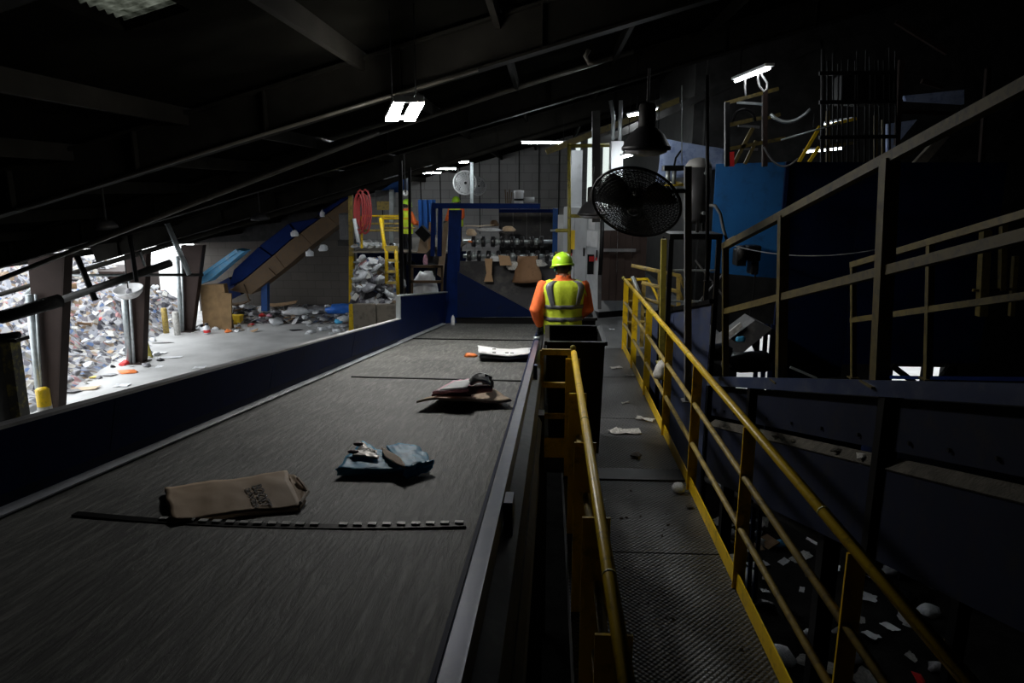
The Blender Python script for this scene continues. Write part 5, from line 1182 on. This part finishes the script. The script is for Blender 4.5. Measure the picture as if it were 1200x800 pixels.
for (px, Y, m, lb) in (([(489, 296), (500, 297), (503, 270), (494, 268)], 14.6, CARDL, 'pale cardboard sheet standing behind the white sack'), ([(500, 297), (507, 298), (509, 262), (503, 260)], 14.7, CARD, 'narrow brown cardboard standing between two others'), ([(512, 322), (519, 326), (526, 258), (520, 262)], 13.6, CARDL, 'tallest tan cardboard strip against the blue side plate')):
    o = slab(px, Y, .05).build('cardboard_sheet', m, None); tag(o, lb, 'cardboard')
o = crumple((.5, .4, .55), 8, 3, .2).build('white_sack', POLY, None, True); o.location = at(499, 347, 13.6); o.scale = (1, 1, 1.15); tag(o, 'white woven sack bulging above the blue side panel', 'sack')
o = crumple((.35, .3, .5), 12, 2, .3).build('black_bag', BLKB, None, True); o.location = at(509, 312, 14.0); tag(o, 'black bag beside the tan cardboard strip', 'plastic bag')
o = crumple((.1, .08, .25), 15, 2, .3).build('pink_rag', PINKP, None, True); o.location = at(499, 310, 13.9); tag(o, 'small pink rag above the white sack', 'rag')
rk = thing('rack_frame', 'rusty two-bar rack holding the white sack', 'rack', at(500, 347, 13.3))
for y in (312, 330): MB().bar(at(482, y, 13.25), at(519, y, 13.25), .04, .05).build('bar', RUST, rk)
for x in (483, 518): MB().bar(at(x, 311, 13.25), at(x, 352, 13.25), .04, .04).build('upright', RUST, rk)
ml = thing('machine_head', 'dark tilted machine head above the cardboard sheets', 'machine', at(496, 275, 14)); MB().bar(at(491, 268, 14), at(502, 279, 14), .2, .2).build('head', BLACK, ml)

# ================================================================== INCLINED CONVEYOR AT THE RIGHT
T2 = Track(575, 435)
def anchor(px, py, Y): p = at(px, py, Y); return p
def along(P, t): return Vector((P.x + T2.kx * t, P.y + t, P.z + T2.kz * t))
def t_at(P, px):
    lo, hi = -P.y + .4, 6.0
    for _ in range(50):
        m_ = (lo + hi) / 2
        if proj(along(P, m_))[0] > px: lo = m_
        else: hi = m_
    return (lo + hi) / 2
NB0, NR1, NR2 = anchor(850, 445, 6.2), anchor(850, 288, 6.2), anchor(850, 365, 6.2)
FB0, FR1, FR2 = anchor(1000, 443, 6.8), anchor(1000, 310, 6.8), anchor(1000, 375, 6.8)
c2 = thing('side_conveyor', 'dusty dark blue inclined conveyor with yellow handrails, right of the walkway', 'conveyor', (NB0.x, 4, FZ))
tf, tn = t_at(NB0, 836), t_at(NB0, 1330)
def run(P, dx0, dz0, dx1, dz1, t0, t1, name, m, th=.012):
    a, b, c, d = along(P, t0), along(P, t0), along(P, t1), along(P, t1)
    a, b = a + Vector((dx0, 0, dz0)), b + Vector((dx1, 0, dz1)); d, c = d + Vector((dx0, 0, dz0)), c + Vector((dx1, 0, dz1))
    n = (b - a).cross(d - a).normalized() * th
    return MB().hexa([a, b, c, d, a - n, b - n, c - n, d - n]).build(name, m, c2)
run(NB0, -.06, 0, .1, 0, tf, tn, 'top_beam', RAILB, .03)
run(NB0, -.06, 0, -.06, -.06, tf, tn, 'beam_lip', RAILB)
W2 = FB0 - along(NB0, .6); wx = W2.x
tcuts = [tf, t_at(NB0, 888), t_at(NB0, 1052), tn]
for i in range(3):
    g0, g1 = (0 if i == 0 else -.02), 0
    t0, t1 = tcuts[i] - (.0 if i == 0 else .02), tcuts[i + 1] + .09
    run(NB0, .0, -.07, .0, -.36, t0, t1, 'upper_panel', PANELB)
    run(NB0, -.02, -.47, .05, -.41, t0, t1, 'dust_ledge', DUST)
    run(NB0, -.02, -.475, -.02, -1.0, t0, t1, 'lower_panel', PANELB)
    p = along(NB0, tcuts[i + 1] + .045); MB().box(p + Vector((-.05, -.035, -1.05)), p + Vector((.05, .035, -.05))).build('stiffener', BLACK, c2)
    bm_ = along(NB0, (t0 + t1) / 2)
    for k in range(4): q = along(NB0, t0 + (t1 - t0) * (k + .5) / 4) + Vector((-.0, 0, -.3)); MB().tube([q, q + Vector((-.014, 0, 0))], .011, 6).build('bolt', BLACK, c2)
run(NB0, .05, -.12, wx, -.12, tf, tn, 'conveyor_bed', BLACK)
run(FB0, 0, 0, .12, 0, tf - .6, tn, 'top_beam', BLUE, .03); run(FB0, 0, -.02, 0, -.8, tf - .6, tn, 'far_panel', NAVY)
run(NB0, .01, -1.0, wx, -1.0, tf, tn, 'under_pan', BLACK)
for P, r1, r2, xs, wd in ((NB0, NR1, NR2, (850, 915, 1030), (.05, .065, .075)), (FB0, FR1, FR2, (1000, 1087), (.045, .05))):
    for x, w_ in zip(xs, wd):
        t = t_at(P, x); b = along(P, t); tp_ = along(r1, t); MB().bar(b, tp_ + Vector((0, 0, .0)), w_, w_).build('rail_post', DIMYEL, c2); MB().box(b - Vector((w_, w_, 0)), b + Vector((w_, w_, .012))).build('foot_plate', DIMYEL, c2)
    t0 = t_at(P, xs[0])
    for r_, q_ in ((r1, .03), (r2, .028)): MB().bar(along(r_, t0 + .02), along(r_, tn), q_ * 1.8, q_ * 1.8).build('hand_rail', DIMYEL, c2)
for t in (tf + -.3, tf - 2.2):
    p = along(NB0, t) + Vector((.1, 0, -1.0)); MB().bar(p, (p.x, p.y, FZ), .1, .1).build('leg', BLACK, c2); p = along(FB0, t) + Vector((0, 0, -.8)); MB().bar(p, (p.x, p.y, FZ), .1, .1).build('leg', BLACK, c2)
for x, y in ((915, 511), (935, 516), (990, 532), (1020, 543)):
    p = along(NB0, t_at(NB0, x)) + Vector((-.0, 0, -.43)); litter('ledge_debris', 'clump', DUST if x != 1020 else WHITED, p, (.08, .06, .04), 'small dusty debris lump on the side conveyor ledge', 'debris', 'debris on the conveyor ledge')

# ------------------------------------------------------------------ blue hopper and structures behind
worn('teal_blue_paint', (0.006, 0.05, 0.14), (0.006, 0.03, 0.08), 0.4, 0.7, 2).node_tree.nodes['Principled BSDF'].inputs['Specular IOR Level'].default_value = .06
hpz = thing('blue_hopper', 'large blue steel hopper wall behind the yellow handrails', 'hopper', (at(913, 440, 10).x, 10, FZ))
zt0 = at(870, 191, 10.4).z
A_, B_, C_ = at(833, 300, 10.7), at(913, 300, 10.0), at(1165, 300, 10.4)
def wallp(a, b, z0, z1, th, name, m): return MB().hexa([(a.x, a.y, z0), (b.x, b.y, z0), (b.x, b.y + th, z0), (a.x, a.y + th, z0), (a.x, a.y, z1), (b.x, b.y, z1), (b.x, b.y + th, z1), (a.x, a.y + th, z1)]).build(name, m, hpz)
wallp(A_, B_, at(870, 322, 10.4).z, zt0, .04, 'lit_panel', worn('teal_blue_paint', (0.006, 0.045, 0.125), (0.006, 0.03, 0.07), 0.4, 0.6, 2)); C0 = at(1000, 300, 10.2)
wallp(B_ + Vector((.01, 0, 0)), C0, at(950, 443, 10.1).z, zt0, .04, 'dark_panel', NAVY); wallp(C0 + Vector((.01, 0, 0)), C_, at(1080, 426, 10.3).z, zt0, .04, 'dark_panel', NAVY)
MB().bar((B_.x, B_.y - .03, at(913, 320, 10).z), (B_.x, B_.y - .03, zt0), .05, .05).build('corner_angle', NAVY, hpz)
for a in (1040, 1087, 1115): MB().bar(at(a, 428, 10.2), (at(a, 440, 10.2).x, 10.2, FZ), .12, .12).build('leg', BLACK, hpz)
MB().bar(at(1045, 428, 10.1), at(1080, 455, 10.1), .08, .08).build('brace', BLACK, hpz); MB().bar(at(1095, 455, 10.1), at(1115, 428, 10.1), .08, .08).build('brace', BLACK, hpz)
mc = thing('drive_unit', 'dark motor drive and junction boxes on the blue panel above the mid rail', 'motor', at(880, 310, 9.8))
for (a, b) in (((863, 312), (876, 292)), ((876, 306), (893, 288)), ((880, 322), (890, 306))): MB().box(at(*a, 9.8), at(*b, 9.8) + Vector((0, .25, 0))).build('box', BLACK, mc, bevel=.02)
MB().tube([at(864, 296, 9.7), at(872, 296, 9.7)], .1, 12).build('motor_can', DARK, mc, True); MB().tube([at(885, 320, 9.75), at(884, 335, 9.75), at(879, 370, 9.75)], .01, 6).build('cable', BLACK, mc)
wr = MB().tube(arc(at(850, 285, 9.5), at(1030, 292, 8.5), .12), .007, 6).build('slack_cable', GREYPL, None, True); tag(wr, 'thin slack cable strung across the blue hopper wall', 'cable')
slp = thing('grey_chute', 'dusty grey sloping chute plate low behind the leftmost handrail post', 'chute', at(850, 420, 9)); slab([(825, 420), (885, 375), (905, 385), (850, 430)], 9.2, .5).build('plate', SIDEG, slp); slab([(853, 390), (868, 378), (870, 383), (855, 396)], 9.15, .04).build('white_strip', WHITED, slp)
for (x, y, m, sz, lb, ct) in ((858, 422, POLY, (.32, .2, .3), 'white crumpled plastic caught behind the leftmost handrail post', 'plastic bag'), (880, 425, BLKB, (.6, .4, .5), 'bulging black rubbish bag behind the handrail posts', 'plastic bag'), (836, 412, BLKB, (.5, .4, .4), 'black bag left of the leftmost handrail post', 'plastic bag'), (868, 392, LBLUP, (.12, .1, .14), 'small light blue scrap above the black rubbish bag', 'scrap')):
    o = litter('plastic_bag', 'bag', m, at(x, y + 8, 8.4), sz, lb, ct, rot=.4)
hf2 = thing('underframe', 'dark blue steel frame legs low behind the handrail', 'frame', at(892, 440, 9.4))
for x in (889, 898, 906): MB().bar(at(x, 380, 9.4), (at(x, 440, 9.4).x, 9.4, FZ), .05, .05).build('leg', NAVY, hf2)
MB().bar(at(868, 395, 9.4), at(892, 394, 9.4), .05, .05).build('beam', DARK, hf2); MB().bar(at(880, 396, 9.4), at(890, 420, 9.4), .05, .05).build('brace', DARK, hf2); MB().bar(at(926, 430, 9.3), at(957, 443, 9.3), .03, .03).build('strut', GALV, hf2)
# blue panels and stair rails right of the walkway
bp = thing('blue_side_hopper', 'dark blue hopper side behind the walkway railing', 'hopper', at(780, 470, 8.3)); z0_ = FZ
for (a, b, ya, yb, Ya, Yb2) in ((757, 790, 369, 362, 8.8, 8.2), (790.5, 834, 362, 353, 8.2, 7.6)):
    p, q = at(a, ya, Ya), at(b, yb, Yb2); MB().hexa([(p.x, p.y, -2.2), (q.x, q.y, -2.2), (q.x, q.y + .04, -2.2), (p.x, p.y + .04, -2.2), p, q, q + Vector((0, .04, 0)), p + Vector((0, .04, 0))]).build('panel', worn('dusty_hopper_blue', (0.035, 0.05, 0.11), (0.06, 0.065, 0.08), 0.5, 0.7, 3), bp); MB().bar(p, q, .06, .05).build('top_edge', BLACK, bp)
for x in (755, 800): MB().bar(at(x, 460, 8.6), (at(x, 460, 8.6).x, 8.6, FZ), .1, .1).build('leg', BLACK, bp)
sr = thing('stair_railing', 'yellow stair handrail behind the walkway railing, descending right', 'railing', at(790, 370, 9.6))
for (pts) in (((740, 311), (797, 323), (802, 337)), ((752, 331), (796, 342), (801, 352)), ((755, 350), (790, 360)), ((811, 362), (828, 410)), ((741, 324), (757, 362))): MB().tube([at(x, y, 9.6) for x, y in pts], .026, 8).build('rail', YELD if pts[0][0] != 741 else GALV, sr, True)
for x, y0_, y1_ in ((773, 318, 368), (795, 323, 360), (810, 352, 420), (817, 392, 415), (744, 325, 345)): MB().bar(at(x, y0_, 9.62), at(x, y1_, 9.62), .05, .03).build('post', YELD, sr)
xb = thing('cross_bracing', 'thin grey crossed brace rods behind the square steel post', 'bracing', at(830, 350, 9.9))
for (a, b) in (((812, 362), (850, 318)), ((815, 305), (850, 350))): MB().tube([at(*a, 9.9), at(*b, 9.9)], .015, 6).build('rod', SIDEG, xb)
o = crumple((.2, .15, .24), 21, 2, .35).build('plastic_bag', WHITED, None, True); o.location = at(778, 443, 7.2); tag(o, 'white plastic bag hanging behind the walkway railing', 'plastic bag')

# ------------------------------------------------------------------ upper gantry at the right
gy = thing('gantry_ladder', 'yellow and dark gantry frame under the bright tube light', 'gantry', at(875, 195, 9.6))
for (a, b, m, w_) in (((852, 120), (852, 195), BLACK, .06), ((896, 106), (896, 195), BROWNS, .06), ((850, 121), (912, 104), DIMYEL, .045), ((852, 147), (892, 138), DIMYEL, .05), ((851, 175), (920, 162), DIMYEL, .045), ((860, 192), (882, 150), DIMYEL, .045), ((873, 192), (886, 165), DIMYEL, .04), ((864, 120), (894, 122), GALV, .03), ((865, 147), (890, 149), SIDEG, .03), ((860, 174), (888, 175), SIDEG, .03), ((857, 178), (857, 195), RED, .06), ((897, 139), (914, 134), DIMYEL, .045)):
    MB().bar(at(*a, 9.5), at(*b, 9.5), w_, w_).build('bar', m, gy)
MB().tube([at(872 + 13 * math.cos(t), 142 + 14 * math.sin(t), 9.45) for t in [math.pi * (1 + i / 10) for i in range(11)]], .018, 6).build('hoop', BLACK, gy, True)
cb2 = MB().tube(arc(at(903, 134, 9.4), at(950, 128, 9.2), .12), .022, 8).build('flex_conduit', GALV, None, True); tag(cb2, 'sagging corrugated conduit right of the gantry frame', 'conduit')
cb3 = MB().tube(arc(at(895, 172, 9.4), at(935, 186, 9.2), .16), .012, 8).build('flex_conduit', SIDEG, None, True); tag(cb3, 'lower sagging conduit above the hopper top', 'conduit')
lng = MB().tube([at(915, 164, 9.3), at(985, 144, 9.0)], .012, 6).build('thin_rail', GALV, None, True); tag(lng, 'thin pale rail between gantry and stair rails', 'rail')
us = thing('upper_stair_rail', 'bright yellow sloping stair rails above the hopper top', 'railing', at(950, 190, 11))
for (a, b, m) in (((936, 190), (961, 148), YEL), ((948, 190), (960, 172), YEL), ((962, 149), (1003, 139), YEL), ((962, 173), (1003, 167), DIMYEL), ((970, 130), (970, 190), DIMYEL), ((1026, 135), (1026, 190), DIMYEL), ((1035, 140), (1035, 190), DIMYEL)): MB().bar(at(*a, 11.3), at(*b, 11.3), .045, .045).build('bar', m, us)
rb = thing('rod_bundle', 'bundle of black vertical rods and chains hanging above the hopper', 'rods', at(1005, 190, 10.2))
for k in range(15):
    x = 963 + k * 6.2 + random.uniform(-1, 1); y0_ = random.uniform(55, 75); MB().tube([at(x + random.uniform(-2, 2), y0_, 10.2 + .1 * (k % 3)), at(x, 190, 10.2 + .1 * (k % 3))], .012 if k else .025, 6).build('rod', BLACK, rb)
for y in (86, 120, 161): MB().bar(at(960, y, 10.15), at(1050, y - 1, 10.15), .05, .05).build('hoop_bar', BLACK, rb)
MB().box(at(985, 122, 10.3), at(1048, 87, 10.3) + Vector((0, .3, 0))).build('control_box', BLACK, rb)
pg = thing('sloping_canopy', 'pale blue sloping panel high at the right, behind dark frame', 'panel', at(1060, 160, 13)); slab([(1040, 145), (1075, 140), (1052, 168), (1040, 186)], 13, .1).build('sheet', TARP, pg); slab([(1060, 112), (1130, 105), (1130, 122), (1062, 118)], 13.2, .1).build('sheet', TARP, pg); slab([(1070, 192), (1100, 160), (1113, 160), (1085, 192)], 12.5, .1).build('sheet', CONCB, pg)
bf2 = thing('brown_frame', 'brown steel frame above the pale panel, upper right', 'frame', at(1054, 190, 11.8))
for (a, b) in (((1056, 70), (1051, 170)), ((1158, 80), (1150, 190)), ((1055, 131), (1155, 135)), ((1080, 95), (1104, 102)), ((1050, 25), (1110, 62))): MB().bar(at(*a, 11.8), at(*b, 11.8), .07, .07).build('beam', BROWNS, bf2)
fy = thing('far_yellow_frame', 'dim yellow frame posts far right behind the handrails', 'frame', at(1160, 400, 8))
for (a, b, w_) in (((1155, 270), (1150, 370), .09), ((1176, 262), (1174, 340), .06), ((1190, 300), (1185, 370), .05), ((1140, 340), (1200, 338), .03)): MB().bar(at(*a, 8), at(*b, 8), w_, w_).build('bar', DIMYEL, fy)
# roof beam with pale edge over the right bay
for (a, b, Y, m, nm) in (((640, 178), (940, 62), 17, DIMYEL, 'yellow'), ((700, 168), (960, 52), 15, DARK, 'dark')):
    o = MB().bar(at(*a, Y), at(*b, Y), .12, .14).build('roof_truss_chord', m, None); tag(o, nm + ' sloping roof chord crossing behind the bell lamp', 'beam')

# ================================================================== LITTER ON THE WALKWAY AND BELOW
for (nm, k, m, x, y, sz, rt, lb, ct) in (
    ('newspaper', 'sheet', WHITED, 735, 506, (.28, .2, .25), .1, 'open crumpled newspaper lying on the walkway', 'newspaper'), ('newspaper', 'sheet', WHITED, 721, 505, (.16, .14, .25), .8, 'smaller newspaper sheet just left of the open newspaper', 'newspaper'),
    ('paper_scrap', 'sheet', WHITED, 756, 492, (.2, .1, .4), -.5, 'crumpled paper against the right toe board', 'paper'), ('plastic_cup', 'bag', POLY, 794, 575, (.14, .12, .14), 1.5, 'crushed white plastic cup beside the right toe board', 'cup'),
    ('leaf_clump', 'clump', RUST, 745, 534, (.12, .1, .06), 0, 'brown leafy clump on the walkway below the newspaper', 'debris'), ('paper_scrap', 'sheet', WHITED, 722, 431, (.17, .14, .2), .4, 'pale paper scrap lying farther along the walkway', 'paper'),
    ('paper_scrap', 'sheet', WHITED, 741, 440, (.2, .05, .2), .1, 'thin pale paper strip beside the far toe board', 'paper'), ('paper_scrap', 'sheet', WHITE, 717, 386, (.1, .08, .2), .1, 'tiny white scrap on the far walkway', 'paper'), ('paper_scrap', 'sheet', WHITED, 733, 472, (.12, .05, .2), .6, 'small paper sliver between the newspapers and the far scrap', 'paper'),
    ('stone_clump', 'clump', DUST, 808, 594, (.07, .06, .04), .6, 'grey grit lump below the crushed cup', 'debris'), ('paper_scrap', 'sheet', WHITE, 706, 361, (.1, .1, .2), .6, 'white scrap on the platform near the cabinet', 'paper')):
    litter(nm, k, m, atz(x, y, .004), sz, lb, ct, rot=rt, var=1)
for k in range(22):
    y = random.uniform(2.2, 5.5); o = litter('grit', 'clump', DUST, Vector((random.uniform(.35, 1.12), y, .002)), random.uniform(.012, .028), 'tiny grit crumb on the walkway tread', 'grit', 'grit on the walkway')
def pit(): return atz(random.uniform(840, 1130), random.uniform(610, 800), FZ + .03)
scatter(70, 'on the dark floor below the railing', pit, (.12, .4), (6, 4, 2, 3, .6, .3, .2, 5, 2), .3)
def pit2(): return atz(random.uniform(790, 900), random.uniform(600, 720), FZ + .03)
scatter(24, 'on the dark floor close under the walkway', pit2, (.15, .45), (6, 4, 2, 3, .6, .3, .2, 5, 2), .3)
pp2 = MB().tube([at(830, 560, 7.0), at(900, 595, 6.0), at(980, 640, 5.2)], .05, 10).build('floor_pipe', SIDEG, None, True); tag(pp2, 'grey pipe running low beneath the side conveyor', 'pipe')
o = litter('cardboard_piece', 'flap', CARD, atz(892, 640, FZ), (.5, .4, .8), 'brown cardboard box end below the walkway railing', 'cardboard', rot=.4)
mp2 = thing('wire_mesh_tray', 'grey wire mesh tray deep in the dark gap', 'tray', (0.03, 3.2, -.6))
for k in range(6): MB().bar((-.06, 3.0 + k * .07, -.6), (.14, 3.0 + k * .07, -.6), .008, .008).build('wire', SIDEG, mp2)
for k in range(4): MB().bar((-.06 + k * .066, 3.0, -.6), (-.06 + k * .066, 3.36, -.6), .008, .008).build('wire', SIDEG, mp2)
